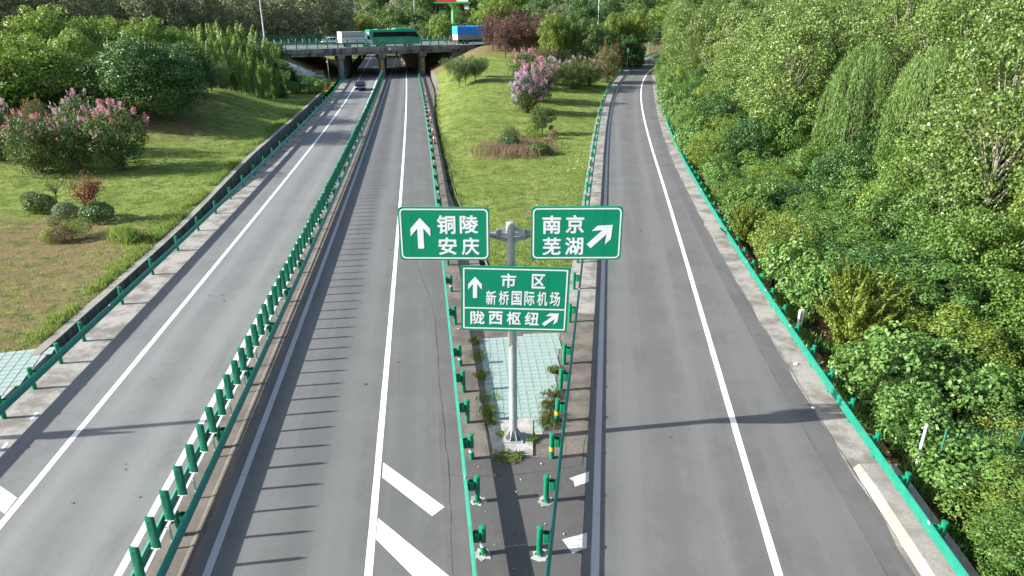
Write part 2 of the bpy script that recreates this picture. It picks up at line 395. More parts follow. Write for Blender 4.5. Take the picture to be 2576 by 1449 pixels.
# retaining wall + coping on the lawn side
def wall(name, fx, y0, y1, th, zt, label, side):
    t = thing(name, label, 'wall', (fx((y0 + y1) / 2), (y0 + y1) / 2, 0)); o = Vector(t.location)
    n = int((y1 - y0) / 2)
    for nm, x0, x1, zb, dz in (('wall_body', 0, th, -.42, 0), ('coping', -.05, th + .06, 0, .07)):
        P = []; Fc = []
        for i in range(n + 1):
            y = y0 + (y1 - y0) * i / n; x = fx(y); z0 = zb if dz == 0 else zt(y); z1 = zt(y) + dz
            jx = .02 * mnoise.noise(Vector((y, 3, x0 * 9)))
            for xx, zz in ((x0, z0), (x1, z0), (x1, z1), (x0, z1)): P.append((x + side * xx + jx - o.x, y - o.y, zz))
        for i in range(n):
            for k in range(4): Fc.append((i * 4 + k, i * 4 + (k + 1) % 4, i * 4 + 4 + (k + 1) % 4, i * 4 + 4 + k))
        Fc += [(0, 3, 2, 1), tuple(n * 4 + k for k in range(4))]
        MB().add(P, Fc).build(nm, 'wall_conc' if dz == 0 else 'kerb', t)
wall('retaining_wall', lambda y: L1(y) - 4.02, 24.6, 113, .30, wt, 'long low concrete retaining wall between the left lawn and its gutter', -1)
wall('retaining_wall', lambda y: GLE(y) - .02, 112, 152, .34, lambda y: .1 + 1.1 * sstep(112, 128, y), 'short concrete retaining wall below the sloping lawn next to the bridge', 1)

# ------------------------------------------------------------------ terrain
def z_left(x, y):
    t = max(0, LEDGE(y) - x)
    z = wt(y) * (1 - .0 * t)
    z += 2.7 * math.exp(-((x + 40) / 19) ** 2 - ((y - 92) / (19 if y < 92 else 9.5)) ** 2) * sstep(0, 11, t)
    z += 1.0 * sstep(4, 30, t) * sstep(20, 60, y) * (1 - sstep(100, 116, y))
    z += .25 * mnoise.noise(Vector((x * .12, y * .12, 2))) * sstep(0, 4, t)
    z *= 1 - .85 * sstep(98, 114, y)
    z = z * (1 - q) + .04 * q if (q := 1 - sstep(25.3, 26.8, y - (x + 18.87) * .34)) > 0 else z
    e = emb(x, y)
    lim = max(.1, (LEDGE(y) - 1.6 - x) / 1.65)
    return max(z, min(e, lim))
def z_gore(x, y):
    xe, xr = GLE(y), GRE(y)
    a = (x - xe) * .40 + .10 + 1.0 * sstep(112, 128, y)
    s = exs(x, y)
    c = 6.0 + s / 13.5 if s < 0 else (EZ - .08 if s < EW else EZ - .08 - (s - EW) / 4)
    b = ramp_z(y) + max(0, xr - x) * .13 + .03
    c = max(c, .12)
    z = smin(smin(a, c, 1.2), b, .7)
    return max(z, .02) + .10 * mnoise.noise(Vector((x * .2, y * .2, 5))) * sstep(0, 2.5, min(x - xe, xr - x))
def z_right(x, y):
    t = x - RR(y) - .5
    return ramp_z(y) - .22 * min(t, 9) - .01 * t + .25 * mnoise.noise(Vector((x * .3, y * .3, 8))) * sstep(0, 1.5, t)
def terrain(name, fl, fr, y0, y1, zf, mat, ny, nx, pw, dry):
    V = []; Fc = []; D = []
    for j in range(ny + 1):
        y = y0 + (y1 - y0) * j / ny; a, b = fl(y), fr(y)
        for i in range(nx + 1):
            x = a + (b - a) * (i / nx) ** pw; V.append((x, y, zf(x, y))); D.append(dry(x, y))
    for j in range(ny):
        for i in range(nx):
            q = j * (nx + 1) + i; f = (q, q + 1, q + nx + 2, q + nx + 1)
            Fc.append(f if b > a else f[::-1])
    me = bpy.data.meshes.new(name); me.from_pydata(V, [], Fc); me.materials.append(M[mat])
    at = me.attributes.new('dry', 'FLOAT', 'POINT'); at.data.foreach_set('value', D)
    me.polygons.foreach_set('use_smooth', [True] * len(me.polygons)); me.update()
    o = struct(link(name, me)); return o, (V, Fc)
def dryL(x, y):
    if -3 < exs(x, y) < EW + 2 and x > -48: return 1.0
    d = .80 * (1 - sstep(36, 47, y + (x + 25) * .12)) - .25 * sstep(0, 1, 1 - abs(LEDGE(y) - x - 1.0))
    d += .55 * math.exp(-((x + 29) / 5) ** 2 - ((y - 42) / 3.5) ** 2)
    d += .75 * math.exp(-((x + 36) / 8) ** 2 - ((y - 72) / 7) ** 2) + .6 * math.exp(-((x + 38) / 6) ** 2 - ((y - 84) / 5) ** 2)
    d += .6 * sstep(42, 50, -x) * sstep(50, 60, y)
    return min(1, max(0, d))
def dryG(x, y):
    d = .75 * math.exp(-((x + 2.5) / 3) ** 2 - ((y - 66) / 3) ** 2)
    d += .9 * sstep(-23, -12, exs(x, y)) + .5 * math.exp(-((x - 2) / 2) ** 2 - ((y - 45) / 6) ** 2)
    d += .5 * math.exp(-((x + 9) / 4) ** 2 - ((y - 113) / 3) ** 2)
    return min(1, d)
lawnL, TL = terrain('lawn_left', LEDGE, lambda y: LEDGE(y) - 170, 3, 330, z_left, 'lawn', 180, 70, 1.7, dryL)
lawnG, TG = terrain('lawn_gore', GLE, GRE, 29.0, 330, z_gore, 'lawn', 170, 26, 1.0, dryG)
lawnR, TR = terrain('forest_ground', off(RR, .5), off(RR, 170), 3, 330, z_right, 'forest_floor', 110, 50, 1.6, lambda x, y: .6)
tv = []; tf = []
for V_, F_ in (TL, TG, TR):
    o_ = len(tv); tv += V_; tf += [tuple(i + o_ for i in f) for f in F_]
BV = BVHTree.FromPolygons([Vector(p) for p in tv], tf)
def gz(x, y, default=0.0):
    h = BV.ray_cast(Vector((x, y, 90)), Vector((0, 0, -1)))
    return h[0].z if h[0] is not None else default
def hit(u, v):
    d = ray(u, v); h = BV.ray_cast(Vector((0, 0, CAM_H)), d.normalized())
    return h[0] if h[0] is not None else Vector(G(u, v))
mb = MB(); mb.add([(-1100, -250, -3.2), (1100, -250, -3.2), (1100, 1500, -3.2), (-1100, 1500, -3.2)], [(0, 1, 2, 3)])
struct(mb.build('ground', 'forest_floor'))

# ------------------------------------------------------------------ painted markings
def line(name, f, wdt, y0, y1, mat, z=.004, zf=None):
    zz = (lambda x, y: zf(x, y) + z) if zf else z
    return struct(sheet(name, wob(f, -wdt / 2, .012, 1.3, 2), wob(f, wdt / 2, .012, 1.3, 4), y0, y1, zz, mat, 1.0, 1))
line('lane_line_left_outer', L1, .20, YN, 300, 'paint_white'); line('lane_line_left_inner', L2, .20, YN, 300, 'paint_white')
line('lane_line_right_inner', Dl, .20, YN, 300, 'paint_worn'); line('lane_line_right_outer', Cl, .20, YN, 300, 'paint_white')
line('lane_line_ramp_left', El, .21, YN, 212, 'paint_worn', zf=rampz); line('lane_line_ramp_right', Fl, .21, YN, 212, 'paint_white', zf=rampz)
def patch(name, px, mat, z=.004, world=False):
    P = px if world else [G(u, v, z) for u, v in px]
    mb = MB(); mb.add([(p[0], p[1], z) for p in P], [tuple(range(len(P)))[::-1]]); me = mb.mesh(name, mat)
    bm = bmesh.new(); bm.from_mesh(me); bmesh.ops.recalc_face_normals(bm, faces=bm.faces)
    for f in bm.faces:
        if f.normal.z < 0: f.normal_flip()
    bm.to_mesh(me); bm.free(); return struct(link(name, me))
patch('hatch_marking', [(964,1163),(1118,1275),(1087,1298),(962,1201)], 'paint_white')
patch('hatch_marking', [(951,1303),(1180,1490),(1080,1490),(946,1356)], 'paint_white')
patch('hatch_marking', [(-60,1180),(43,1252),(12,1292),(-60,1240)], 'paint_white')
patch('worn_marking', [(1432,1203),(1482,1186),(1481,1212),(1446,1224),(1443,1210)], 'paint_gone')
patch('worn_marking', [(1414,1357),(1477,1340),(1476,1378),(1440,1392)], 'paint_gone')
patch('worn_marking', [(74,1056),(90,1036),(98,1038),(84,1054)], 'paint_gone'); patch('worn_marking', [(0,1130),(16,1112),(23,1114),(8,1132)], 'paint_gone')
def crack(pts, wdt=.03, z=.008, name='crack'):
    P = [Vector(G(u, v)) for u, v in pts]; Q = []
    for a, b in zip(P[:-1], P[1:]):
        k = max(2, int((b - a).length / .35))
        for i in range(k): Q.append(a.lerp(b, i / k) + Vector((rnd.uniform(-.022, .022), rnd.uniform(-.04, .04), 0)))
    Q.append(P[-1]); V = []; Fc = []
    for i, q in enumerate(Q):
        t = (Q[min(i + 1, len(Q) - 1)] - Q[max(0, i - 1)]).normalized(); nn = Vector((-t.y, t.x, 0)); ww = wdt * rnd.uniform(.3, 1.1) / 2
        V += [(q.x + nn.x * ww, q.y + nn.y * ww, z), (q.x - nn.x * ww, q.y - nn.y * ww, z)]
    Fc = [(2 * i, 2 * i + 1, 2 * i + 3, 2 * i + 2) for i in range(len(Q) - 1)]
    return struct(MB().add(V, Fc).build(name, 'crack'))
crack([(1095,800),(1105,960),(1128,1180),(1140,1449)], .018); crack([(1500,905),(1492,1000),(1470,1115),(1465,1170)], .016)
crack([(1118,1190),(1185,1200),(1300,1195),(1440,1175)], .018); crack([(1240,1115),(1300,1140),(1420,1150)], .012)
crack([(345,1420),(470,1180),(560,1000),(640,840)], .016); crack([(1040,640),(1085,760),(1092,800)], .014)
crack([(1960,880),(2060,1050),(2150,1190),(2320,1449)], .03); crack([(1830,690),(1890,780),(1960,880)], .016)
crack([(1410,1050),(1425,1120),(1418,1180)], .012); crack([(600,1195),(640,1190)], .016)
# hair-thin lines where the median kerb rises
mk = lambda x, y: .0
mbk = MB(); P = []; Fc = []; nk = 110
for i in range(nk + 1):
    y = YN + (170 - YN) * i / nk; x = Dl(y) - .62
    P += [(x - .10, y, .003), (x - .03, y, .035), (x + .03, y, .035), (x + .10, y, .003)]
for i in range(nk):
    for k in range(3): Fc.append((i * 4 + k, i * 4 + k + 1, i * 4 + k + 5, i * 4 + k + 4))
struct(mbk.add(P, Fc).build('median_kerb', 'median'))
# low concrete plinth under the near end of the ramp rail
mbk = MB(); P = []; Fc = []; nk = 12
for i in range(nk + 1):
    y = YN + (17.4 - YN) * i / nk; x = RRb(y); hz = .26 if i < nk else .16
    P += [(x - .62, y, 0), (x - .46, y, hz), (x + .62, y, hz), (x + .64, y, -1.0)]
for i in range(nk):
    for k in range(3): Fc.append((i * 4 + k, i * 4 + k + 4, i * 4 + k + 5, i * 4 + k + 1)[::-1])
Fc.append((nk * 4, nk * 4 + 1, nk * 4 + 2, nk * 4 + 3)[::-1])
struct(mbk.add(P, Fc).build('kerb_plinth', 'kerb'))

# ------------------------------------------------------------------ tiled pavements
tile_me = MB()
tile_me.add([(-.5,-.5,-.5),(.5,-.5,-.5),(.5,.5,-.5),(-.5,.5,-.5),(-.47,-.47,.5),(.47,-.47,.5),(.47,.47,.5),(-.47,.47,.5)],
            [(4,5,6,7),(0,1,5,4),(1,2,6,5),(2,3,7,6),(3,0,4,7)])
tile_me = tile_me.mesh('tile', 'tile_mint')
def inside(p, poly):
    c = False; n = len(poly)
    for i in range(n):
        a, b = poly[i], poly[i - 1]
        if (a[1] > p[1]) != (b[1] > p[1]) and p[0] < (b[0] - a[0]) * (p[1] - a[1]) / (b[1] - a[1]) + a[0]: c = not c
    return c
def tiled(name, poly, ang, ts, dz=0.0):
    s = MB().prism([(x, y) for x, y in poly], -.1, .012 + dz).build(name, 'foundation'); struct(s)
    c0, s0 = math.cos(ang), math.sin(ang); k = 0
    cx = sum(p[0] for p in poly) / len(poly); cyy = sum(p[1] for p in poly) / len(poly)
    for i in range(-24, 25):
        for j in range(-24, 25):
            px, py = i * ts, j * ts; x, y = cx + px * c0 - py * s0, cyy + px * s0 + py * c0
            if inside((x, y), poly) and k < 290:
                o = link('tile', tile_me, s, (x, y, .016 + dz + rnd.uniform(-.004, .004)), ang); k += 1
                o.scale = (ts * .975, ts * .975, .024); o.rotation_euler = (rnd.gauss(0, .006), rnd.gauss(0, .006), ang + rnd.gauss(0, .006))
tiled('tiled_pavement', [(-1.44,26.3),(2.1,26.9),(1.5,21.2),(1.0,19.2),(.72,19.2),(.70,20.05),(-.62,20.0),(-.86,21.6)], R(4), .30)
tiled('tiled_pavement', [(-18.95,25.2),(-18.25,21.0),(-17.8,17.5),(-22.5,17.5),(-22.6,24.1)], R(17), .36, .12)
struct(MB().prism([(-.86,19.95),(.72,20.02),(.66,18.0),(-.56,17.98)], -.2, .05).build('sign_foundation', 'foundation'))

# ================================================================== GUARDRAILS
Wp = [(0,.445),(.03,.455),(.083,.50),(.083,.53),(.022,.582),(.022,.618),(.083,.67),(.083,.70),(.03,.745),(0,.757)]
post_me = autosmooth(MB().tube([(0,0,-.1),(0,0,.875)], .079, 12).mesh('post', 'post_green'))
cap_me = autosmooth(MB().tube([(0,0,.86),(0,0,.885),(0,0,.90)], [.088,.088,.062], 12).mesh('post_cap', 'post_green'))
def hexblock(L):
    a = [(-.11,0),(-.06,.085),(.06,.085),(.11,0),(.06,-.085),(-.06,-.085)]
    mb = MB(); P = []; n = 6
    for sx in (1, .93):
        for z in (.46, .74): P += [(x * sx, y * sx, z) for x, y in a]
    F_ = [(i, (i + 1) % 6, 6 + (i + 1) % 6, 6 + i) for i in range(6)] + [(12 + (i + 1) % 6, 12 + i, 18 + i, 18 + (i + 1) % 6) for i in range(6)]
    F_ += [(6 + i, 6 + (i + 1) % 6, 18 + (i + 1) % 6, 18 + i) for i in range(6)] + [(0 + (i + 1) % 6, i, 12 + i, 12 + (i + 1) % 6) for i in range(6)]
    mb.add(P, F_); return mb.mesh('spacer_block', 'post_green')
block_me = hexblock(.2)
def bandm(c): return autosmooth(MB().tube([(0,0,.28),(0,0,.43)], .0825, 12, False).mesh('reflective_band', c))
band_me = {'w': bandm('band_white'), 'y': bandm('band_yellow')}
foot_me = MB()
for k in range(4):
    a = k * math.pi / 2 + .4; foot_me.box((math.cos(a) * .095, math.sin(a) * .095, .04), (.05, .012, .09), a)
foot_me = foot_me.mesh('foot_plate', 'post_green')
mm_ = MB(); mm_.prism([(math.cos(k * .4488) * .24 * (1 + .25 * math.sin(k * 2.3)), math.sin(k * .4488) * .2 * (1 + .2 * math.cos(k * 3.1))) for k in range(14)], -.01, .014); mortar_me = mm_.mesh('mortar_collar', 'foundation')
bolt_me = MB().tube([(0,0,-.012),(0,0,.012)], .02, 6).mesh('bolt', 'post_green')
refl_me = MB().box((0,0,0), (.02,.10,.07)).mesh('reflector', 'band_white')
def arc_ys(f, y0, steps):
    ys = [y0]; i = 0
    for s in steps:
        y = ys[-1]; d = (f(y + .1) - f(y - .1)) / .2; ys.append(y + s / math.sqrt(1 + d * d))
    return ys
def sweep_beam(fb, side, ya, yb, zf, o, k=4):
    P = []; Fc = []; n = len(Wp); V = []
    for i in range(k + 1):
        y = ya + (yb - ya) * i / k; d = (fb(y + .1) - fb(y - .1)) / .2; nn = Vector((1, -d, 0)).normalized() * side; x = fb(y); z0 = zf(y)
        for th in (0, -.007):
            for dd, z in Wp: P.append((x + nn.x * (dd + th) - o[0], y + nn.y * (dd + th) - o[1], z + z0 - o[2]))
    for i in range(k):
        for j in range(n - 1):
            q = i * 2 * n + j; r = q + 2 * n
            Fc.append((q, q + 1, r + 1, r) if side > 0 else (r, r + 1, q + 1, q))
            q += n; r += n
            Fc.append((r, r + 1, q + 1, q) if side > 0 else (q, q + 1, r + 1, r))
        for j in (0, n - 1):
            q = i * 2 * n + j; Fc.append((q, q + n, q + 3 * n, q + 2 * n))
    return autosmooth(MB().add(P, Fc).mesh('beam', 'rail_green'), 25)
def guardrail(label, fp, side, y0, steps, zf, bands='', feet=0, group=None, reflectors=True):
    """posts on x = fp(y); beam on the given side of the posts; two-step rhythm for beam pieces"""
    ys = arc_ys(fp, y0, steps); o = (fp(ys[0]), ys[0], zf(ys[0])); t = thing('guardrail', label, 'guardrail', o)
    for i, y in enumerate(ys):
        d = (fp(y + .1) - fp(y - .1)) / .2; a = math.atan2(-d, 1)
        p = link('post', post_me, t, (fp(y) - o[0], y - o[1], zf(y) - o[2]), a)
        p.rotation_euler = (rnd.gauss(0, .008), rnd.gauss(0, .012), a); link('post_cap', cap_me, p)
        link('spacer_block', block_me, p, (side * .165, 0, 0))
        if bands:
            b = bands[i % len(bands)]
            if b in 'wy': link('reflective_band', band_me[b], p)
        if i < feet:
            link('foot_plate', foot_me, p); link('mortar_collar', mortar_me, p, (rnd.uniform(-.04, .04), rnd.uniform(-.04, .04), 0), rnd.uniform(0, 6))
    fb = lambda y: fp(y) + side * .275
    acc = 0; ya = ys[0] - 1.0; i = 0
    while i < len(ys):
        yb = ys[min(i + 1, len(ys) - 1)] + .0
        j = i
        while j < len(ys) - 1 and ys[j + 1] - ya < 4.6: j += 1
        if j == i: j = min(i + 1, len(ys) - 1)
        yb = ys[j] + .12
        b = link('beam', sweep_beam(fb, side, ya, yb, zf, o), t)
        dz = .003 * (i % 2)
        for z in (.545, .655):
            link('bolt', bolt_me, b, (fb(yb - .1) + side * (.03) - o[0], yb - .1 - o[1], z + zf(yb) - o[2])).rotation_euler = (0, R(90), 0)
        if reflectors and rnd.random() < .3:
            ym = (ya + yb) / 2; link('reflector', refl_me, b, (fb(ym) + side * .05 - o[0], ym - o[1], .74 + zf(ym) - o[2]))
        if j >= len(ys) - 1: break
        ya = yb - .12 + .13; i = j
    return t
flat = lambda y: 0.0
guardrail('green corrugated guardrail on round posts beside the retaining wall of the left lawn', off(L1, -2.92), 1, 16.2, [2] * 5 + [4] * 33, flat, '-----')
guardrail('green corrugated guardrail with white banded posts on the main road side of the sign post', off(Cl, 2.93), -1, 7.7, [2.05] * 8 + [3.9] * 40, flat, 'w--w-', 5)
guardrail('green corrugated guardrail with yellow banded posts on the ramp side of the sign post', lambda y: El(y) - 1.45, 1, 7.6, [2.08] * 8 + [4] * 44, ramp_z, 'y----y', 5)
guardrail('bright green corrugated guardrail in front of the roadside woods along the ramp', lambda y: RRb(y) + .24, -1, 6.0, [2.0] * 74, ramp_z, '-')

# median barrier: paired beams, channel rail and anti-glare panels
MC = lambda y: (Dl(y) - 1.12 + L2(y) + 1.1) / 2
t = thing('median_barrier', 'double green guardrail running between the two carriageways', 'guardrail', (MC(6), 6, 0)); o = Vector(t.location)
ys = arc_ys(MC, 6.55, [4.0] * 37)
for y in ys:
    p = link('post', post_me, t, (MC(y) - o.x, y - o.y, -.12))
    link('post_cap', cap_me, p)
    for s in (-1, 1): link('spacer_block', block_me, p, (s * .17, 0, .1))
for s in (-1, 1):
    for a, b in zip(ys[:-1], ys[1:]):
        bm_ = link('beam', sweep_beam(off(MC, s * .28), s, a, b + .12, flat, o), t)
        for z in (.545, .655): link('bolt', bolt_me, bm_, (MC(b) + s * .31 - o.x, b + .02 - o.y, z)).rotation_euler = (0, R(90), 0)
t = thing('antiglare_screen', 'long row of upright green anti glare panels above the median guardrail', 'glare screen', (MC(6), 6, 0)); o = Vector(t.location)
pan = MB(); P = []; Fc = []
prof = [(x * 1.25, y * 1.15) for x, y in [(-.105,.012),(-.09,-.022),(-.05,-.036),(0,-.042),(.05,-.036),(.09,-.022),(.105,.012),(.09,.020),(0,.004),(-.09,.020)]]
NP = len(prof); rows = [(.0,.96),(.02,1),(.12,1),(.5,1),(.9,1),(.925,.97),(.94,.86)]
for z, k in rows: P += [(x * k, y * (k if z < .9 else k * .8), z) for x, y in prof]
for i in range(len(rows) - 1):
    for j in range(NP): Fc.append((i * NP + j, i * NP + (j + 1) % NP, (i + 1) * NP + (j + 1) % NP, (i + 1) * NP + j))
Fc += [tuple(range(NP))[::-1], tuple((len(rows) - 1) * NP + j for j in range(NP))]
pan.add(P, Fc)
for k in range(8):
    z = .46 + k * .052; mtx = Matrix.Rotation(R(-28), 4, 'Y'); pan.box((0, -.046, z), (.21, .012, .014), 0, mtx)
pan_me = autosmooth(pan.mesh('panel', 'panel_green'), 50)
pb_me = MB().box((0, 0, -.012), (.24, .10, .018)).box((-.07, 0, .02), (.02, .04, .05)).box((.07, 0, .02), (.02, .04, .05)).mesh('bracket', 'galv_white')
ys2 = arc_ys(MC, 6.2, [1.0] * 147); CHZ = .80
for i, y in enumerate(ys2):
    p = link('panel', pan_me, t, (MC(y) - o.x, y - o.y, CHZ + .03)); p.rotation_euler = (rnd.gauss(0, .02), rnd.gauss(0, .025), rnd.gauss(R(-2), R(3)))
    link('bracket', pb_me, p)
ch = [(-.036,-.03),(-.036,.012),(.036,.012),(.036,-.03),(.030,-.03),(.030,.005),(-.030,.005),(-.030,-.03)]
for a in range(0, 144, 4):
    y0, y1 = ys2[a] - .25, ys2[min(a + 4, len(ys2) - 1)] - .30; P = []
    for y in (y0, y1): P += [(MC(y) + x - o.x, y - o.y, CHZ + z) for x, z in ch]
    c_ = MB().add(P, [(i, (i + 1) % 8, 8 + (i + 1) % 8, 8 + i) for i in range(8)] + [tuple(range(8)), tuple(range(15, 7, -1))]).build('channel_rail', 'galv_white', t)
    for yy in (y0 + .1, y0 + 2.1):
        MB().tube([(MC(yy) - o.x, yy - o.y, -.02), (MC(yy) - o.x, yy - o.y, CHZ)], .03, 8).build('support_post', 'galv_white', c_)

# ================================================================== ROAD SIGN
PX, PY = 0.05, 18.92
def textmesh(ch, bold=.026):
    cu = bpy.data.curves.new('t', 'FONT'); cu.body = ch; cu.size = 1; cu.fill_mode = 'FRONT'; cu.resolution_u = 4
    ob = bpy.data.objects.new('t', cu); COL.objects.link(ob)
    bpy.context.view_layer.update(); dg = bpy.context.evaluated_depsgraph_get()
    me = bpy.data.meshes.new_from_object(ob.evaluated_get(dg)); bpy.data.objects.remove(ob); bpy.data.curves.remove(cu)
    # thicken the strokes: shifted copies, each a hair behind the other
    n = len(me.vertices); co = np.zeros(n * 3, dtype=np.float32); me.vertices.foreach_get('co', co); co = co.reshape(-1, 3)
    fs = [tuple(p.vertices) for p in me.polygons]; V = []; Fc = []
    for k in range(9):
        r = 0 if k == 0 else bold; a = k * math.pi / 4
        V += [(float(x + r * math.cos(a)), float(y + r * math.sin(a)), -k * .0002) for x, y, z in co]; Fc += [tuple(i + k * n for i in f) for f in fs]
    m2 = bpy.data.meshes.new('character'); m2.from_pydata(V, [], Fc); bpy.data.meshes.remove(me)
    return m2
def fit(me, x0, x1, z0, z1, y):
    """glyph (x,y) -> panel plane (x,z)"""
    n = len(me.vertices); co = np.zeros(n * 3, dtype=np.float32); me.vertices.foreach_get('co', co); co = co.reshape(-1, 3)
    lo, hi = co.min(0), co.max(0)
    out = np.zeros_like(co); out[:, 0] = x0 + (co[:, 0] - lo[0]) / (hi[0] - lo[0]) * (x1 - x0)
    out[:, 2] = z0 + (co[:, 1] - lo[1]) / (hi[1] - lo[1]) * (z1 - z0); out[:, 1] = y - co[:, 2] * 1.0
    me.vertices.foreach_set('co', out.ravel()); me.update(); return me
def rrect(x0, x1, z0, z1, r, k=6):
    P = []
    for cx, cz, a0 in ((x1 - r, z0 + r, -90), (x1 - r, z1 - r, 0), (x0 + r, z1 - r, 90), (x0 + r, z0 + r, 180)):
        for i in range(k + 1):
            a = R(a0 + 90 * i / k); P.append((cx + r * math.cos(a), cz + r * math.sin(a)))
    return P
def panel(parent, nm, x0, x1, z0, z1, rc, inset, bw, roll=0, label=None):
    """sign board; returns (object, mapper from board fraction to local x,z)"""
    cx, cz = (x0 + x1) / 2, (z0 + z1) / 2; w2, h2 = (x1 - x0) / 2, (z1 - z0) / 2
    b = MB().prism_y(rrect(-w2, w2, -h2, h2, rc), -.02, .02).build(nm, 'sign_green', parent)
    b.location = (cx, -.30, cz); b.rotation_euler = (R(1.0), R(roll), 0)
    if label: b['label'] = label
    a = rrect(-w2 + inset, w2 - inset, -h2 + inset, h2 - inset, max(.03, rc + .06 - inset)); c = rrect(-w2 + inset + bw, w2 - inset - bw, -h2 + inset + bw, h2 - inset - bw, max(.02, rc + .06 - inset - bw))
    n = len(a); P = [(x, -.0235, z) for x, z in a] + [(x, -.0235, z) for x, z in c]
    MB().add(P, [(i, (i + 1) % n, n + (i + 1) % n, n + i) for i in range(n)]).build('border_line', 'sign_white', b)
    for fx in (-.36, .30):
        MB().add([(fx * 2 * w2 - .004, -.0222, -h2 + .05), (fx * 2 * w2 + .004, -.0222, -h2 + .05), (fx * 2 * w2 + .004, -.0222, h2 - .05), (fx * 2 * w2 - .004, -.0222, h2 - .05)], [(0, 1, 2, 3)]).build('panel_seam', 'panel_green', b)
    for zz in (-h2 * .45, h2 * .45):
        MB().box((0, .045, zz), (w2 * 1.9, .05, .07)).build('stiffener', 'galvanised', b)
    return b, (lambda fx, fz: (-w2 + fx * 2 * w2, h2 - fz * 2 * h2))
def glyph(b, mp, ch, fx0, fx1, fz0, fz1, bold=.026):
    x0, z1 = mp(fx0, fz0); x1, z0 = mp(fx1, fz1)
    me = fit(textmesh(ch, bold), x0, x1, z0, z1, -.0245); me.materials.clear(); me.materials.append(M['sign_white'])
    return link('character', me, b)
def arrow(b, cx, cz, L, wd, ang):
    s = L; q = [(-.11, -.5), (.11, -.5), (.11, .16), (.36, -.10), (.36, .15), (0, .5), (-.36, .15), (-.36, -.10), (-.11, .16)]
    c0, s0 = math.cos(ang), math.sin(ang); P = [(x * s * wd, z * s) for x, z in q]
    P = [(cx + x * c0 + z * s0, cz - x * s0 + z * c0) for x, z in P]
    mb = MB(); mb.add([(x, -.0245, z) for x, z in P], [(0, 1, 2, 8), (2, 3, 4, 5), (5, 6, 7, 8), (2, 5, 8)]); return mb.build('arrow', 'sign_white', b)
t = thing('road_sign', 'tall grey post carrying three green direction signs where the ramp splits off', 'road sign', (PX, PY, .05))
pole = MB().tube([(0, 0, 0), (-.03, 0, 3.5), (-.10, 0, 7.34), (-.10, 0, 7.36)], [.128, .126, .122, .10], 24); pole = link('pole', autosmooth(pole.mesh('pole', 'galvanised')), t)
MB().box((0, 0, .02), (.62, .62, .045)).build('base_plate', 'galvanised', t)
for k in range(8):
    a = k * math.pi / 4 + R(22.5); c0, s0 = math.cos(a), math.sin(a); P = []
    for sy in (-.008, .008):
        for r_, z in ((.12, .04), (.29, .04), (.29, .09), (.14, .36), (.12, .36)): P.append((r_ * c0 - sy * s0, r_ * s0 + sy * c0, z))
    MB().add(P, [(0, 1, 2, 3, 4), (9, 8, 7, 6, 5)] + [(i, 5 + i, 5 + (i + 1) % 5, (i + 1) % 5) for i in range(5)]).build('stiffener_rib', 'galvanised', t)
for k in range(8):
    a = k * math.pi / 4; MB().tube([(math.cos(a) * .25, math.sin(a) * .25, .03), (math.cos(a) * .25, math.sin(a) * .25, .12)], .018, 6).build('anchor_bolt', 'dark_metal', t)
ARZ = 6.98
for s in (-1, 1):
    ar = link('arm', autosmooth(MB().tube([(-.09 + s * .1, 0, ARZ), (s * 2.9, 0, ARZ)], .06, 14).mesh('arm', 'galvanised')), t)
    for xx in (.36, .40): link('flange', autosmooth(MB().tube([(-.09 + s * (xx - .012), 0, ARZ), (-.09 + s * (xx + .012), 0, ARZ)], .17, 16).mesh('flange', 'galvanised')), ar)
    for dy, dz in ((0, 1), (0, -1), (1, 0), (-1, 0)):
        P = []
        for q in (-.007, .007):
            for xx, rr in ((.10, .10), (.36, .06), (.36, .15), (.10, .26)):
                P.append((-.09 + s * xx, (rr * dy) + (q if dy == 0 else 0), ARZ + rr * dz + (q if dz == 0 else 0)))
        MB().add(P, [(0, 1, 2, 3), (7, 6, 5, 4), (0, 4, 5, 1), (1, 5, 6, 2), (2, 6, 7, 3), (3, 7, 4, 0)]).build('gusset', 'galvanised', ar)
        P = []
        for q in (-.006, .006):
            for xx, rr in ((.40, .15), (.40, .06), (.66, .06), (.60, .08)):
                P.append((-.09 + s * xx, (rr * dy) + (q if dy == 0 else 0), ARZ + rr * dz + (q if dz == 0 else 0)))
        MB().add(P, [(0, 1, 2, 3), (7, 6, 5, 4), (0, 4, 5, 1), (1, 5, 6, 2), (2, 6, 7, 3), (3, 7, 4, 0)]).build('gusset', 'galvanised', ar)
    for k in range(8):
        a = k * math.pi / 4; MB().tube([(-.09 + s * .33, math.cos(a) * .14, ARZ + math.sin(a) * .14), (-.09 + s * .43, math.cos(a) * .14, ARZ + math.sin(a) * .14)], .012, 6).build('bolt', 'dark_metal', ar)
    for xx in (.9, 2.6): MB().box((s * xx, -.14, ARZ), (.05, .26, .14)).build('clamp', 'galvanised', ar)
b, mp = panel(t, 'sign_board', -3.27, -.685, 6.30, 7.885, .12, .045, .042, .25, 'upper left board with two city names and an arrow pointing up')
for ch, a, c, e, f in (('铜', .424, .626, .148, .500), ('陵', .672, .876, .145, .490), ('安', .430, .636, .562, .898), ('庆', .688, .885, .558, .898)): glyph(b, mp, ch, a, c, e, f)
x, z = mp(.238, .488); arrow(b, x, z, .92, .85, R(0))
b, mp = panel(t, 'sign_board', .495, 3.085, 6.31, 7.905, .12, .045, .042, -.25, 'upper right board with two city names and a slanting arrow')
for ch, a, c, e, f in (('南', .122, .328, .163, .507), ('京', .378, .580, .155, .498), ('芜', .128, .330, .570, .908), ('湖', .376, .578, .568, .908)): glyph(b, mp, ch, a, c, e, f)
x, z = mp(.765, .540); arrow(b, x, z, .92, .85, R(46))
